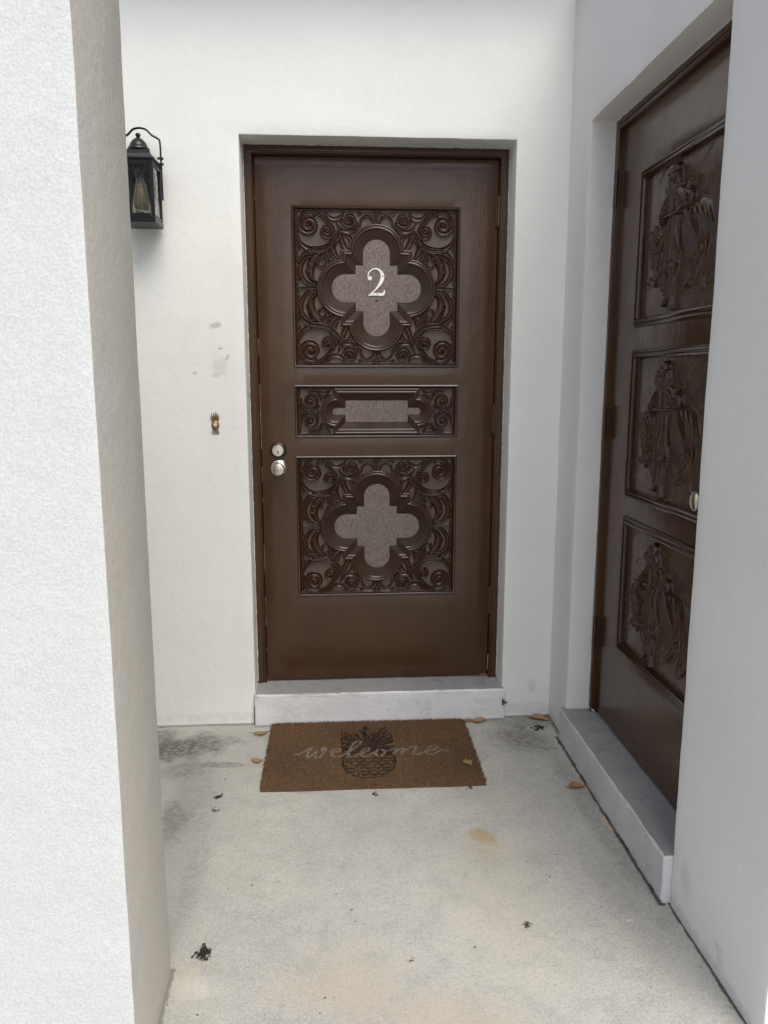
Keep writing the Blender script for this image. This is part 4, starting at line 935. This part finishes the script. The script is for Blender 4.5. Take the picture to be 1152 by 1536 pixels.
dead_leaf(0.398, -0.048, .001, .068, .034, 0.12, M['leaf'], 'orange brown dry leaf against the step right of the mat', curl=.25, roll=.45)
dead_leaf(0.352, -0.044, .001, .040, .018, -.15, M['leaf2'], 'thin brown leaf scrap tucked behind the mat corner', curl=.4, roll=.8)
dead_leaf(0.642, -0.045, .002, .085, .040, -0.45, M['leaf'], 'long tan dry leaf in the far right corner', curl=.12, roll=.5)
dead_leaf(0.630, -0.575, .001, .060, .032, 0.12, M['leaf2'], 'brown pointed dry leaf beside the side doorstep', curl=.3, roll=.6)

def twig_clump(x, y, r, n, label, seed, ht=.5, name='twig_clump'):
    q = np.random.default_rng(seed); bm = bmesh.new()
    for _ in range(n):
        p = Vector((q.normal(0, r * .45), q.normal(0, r * .45), q.uniform(.001, r * ht))); d = Vector((q.normal(), q.normal(), q.normal() * .4)).normalized() * r * q.uniform(.15, .42)
        a, c = p - d, p + d; a.z = max(a.z, .001); c.z = max(c.z, .001)
        add_tube(bm, [a, (a + c) / 2 + Vector((q.normal(), q.normal(), abs(q.normal()))) * r * .12, c], r * .06, 5)
        if q.random() < .8:
            add_box(bm, c, (r * .26, r * .2, r * .14), 0, Matrix.Rotation(q.uniform(0, 3), 3, 'Z'))
    return tag(from_bm(name, bm, M['debris'], loc=(x, y, 0)), label, 'debris')
twig_clump(-0.503, -1.268, .018, 44, 'black dried flower clump on the concrete near the pillar', 3)
twig_clump(0.620, -0.126, .022, 20, 'dark crumbled twigs on the floor in the far right corner', 4, .2)
twig_clump(0.301, -1.2205, .012, 12, 'small black crumb cluster in the front right of the floor', 5, .3)
twig_clump(-0.565, -0.557, .015, 12, 'dark plant bits on the stained floor left of the mat', 6, .3)
twig_clump(-0.57, -0.635, .013, 7, 'thin dark twig scraps on the floor behind the pillar', 9, .2)
twig_clump(-0.006, -1.3214, .007, 6, 'tiny dark seed in the middle of the front floor', 8, .4)
twig_clump(-0.05, -0.572, .015, 7, 'dry black twig scraps just in front of the mat', 10, .2)
twig_clump(0.27, -0.555, .013, 7, 'dark twig scraps at the front right edge of the mat', 11, .2)
twig_clump(0.672, -0.03, .012, 8, 'black leaf bits in the far right corner by the wall', 12, .2)
bm = bmesh.new()
q = np.random.default_rng(12)
for _ in range(110):
    x, y = q.uniform(-.9, .68), q.uniform(-2.0, -.01); s = q.uniform(.0008, .0026)
    if x < PX + .01 and y < PY1 + .02: continue
    add_box(bm, (x, y, s * .3), (s * q.uniform(.8, 2.4), s, s * .7), 0, Matrix.Rotation(q.uniform(0, 3), 3, 'Z'))
tag(from_bm('floor_crumbs', bm, M['debris']), 'fine dark crumbs scattered over the concrete floor', 'debris', None, 'stuff')

def moth(x, y, z):
    t = empty('moth', (x, y, z)); tag(t, 'small grey brown moth on the right end of the white step', 'moth')
    bm = bmesh.new()
    for s in (-1, 1):
        a = [bm.verts.new(p) for p in ((0, -.004, .010), (s * .004, -.0035, .006), (s * .013, -.0015, -.012), (s * .006, -.002, -.015), (0, -.004, -.008))]; bm.faces.new(a)
    o = from_bm('wings', bm, M['moth'], t); o.modifiers.new('thickness', 'SOLIDIFY').thickness = .0005; o.rotation_euler = (0, -.5, 0)
    bm = bmesh.new(); add_tube(bm, [(0, -.004, .013), (0, -.006, .008), (0, -.005, -.004), (0, -.003, -.012)], [.0012, .0028, .0022, .0008], 8)
    for s in (-1, 1): add_tube(bm, [(s * .001, -.004, .012), (s * .006, -.005, .020), (s * .009, -.003, .024)], .0004, 4); add_tube(bm, [(s * .002, -.003, .004), (s * .010, -.001, .006)], .0004, 4)
    from_bm('body', bm, M['debris'], t).rotation_euler = (0, -.5, 0)
moth(0.499, -0.0225, 0.073)
# pale flake of peeled paint standing on the side door frame
bm = bmesh.new(); a = [bm.verts.new(p) for p in ((-.012, 0, .010), (.010, -.004, -.002), (.013, -.006, -.010), (-.004, -.001, .000))]; bm.faces.new(a)
o = from_bm('paint_flake', bm, M['white'], loc=(R + SFY - .006, -(Q + 0.012), 0.245), rot=(0, 0, -math.pi / 2)); o.modifiers.new('thickness', 'SOLIDIFY').thickness = .0008
tag(o, 'pale paint flake stuck to the lower frame of the side door', 'paint flake')
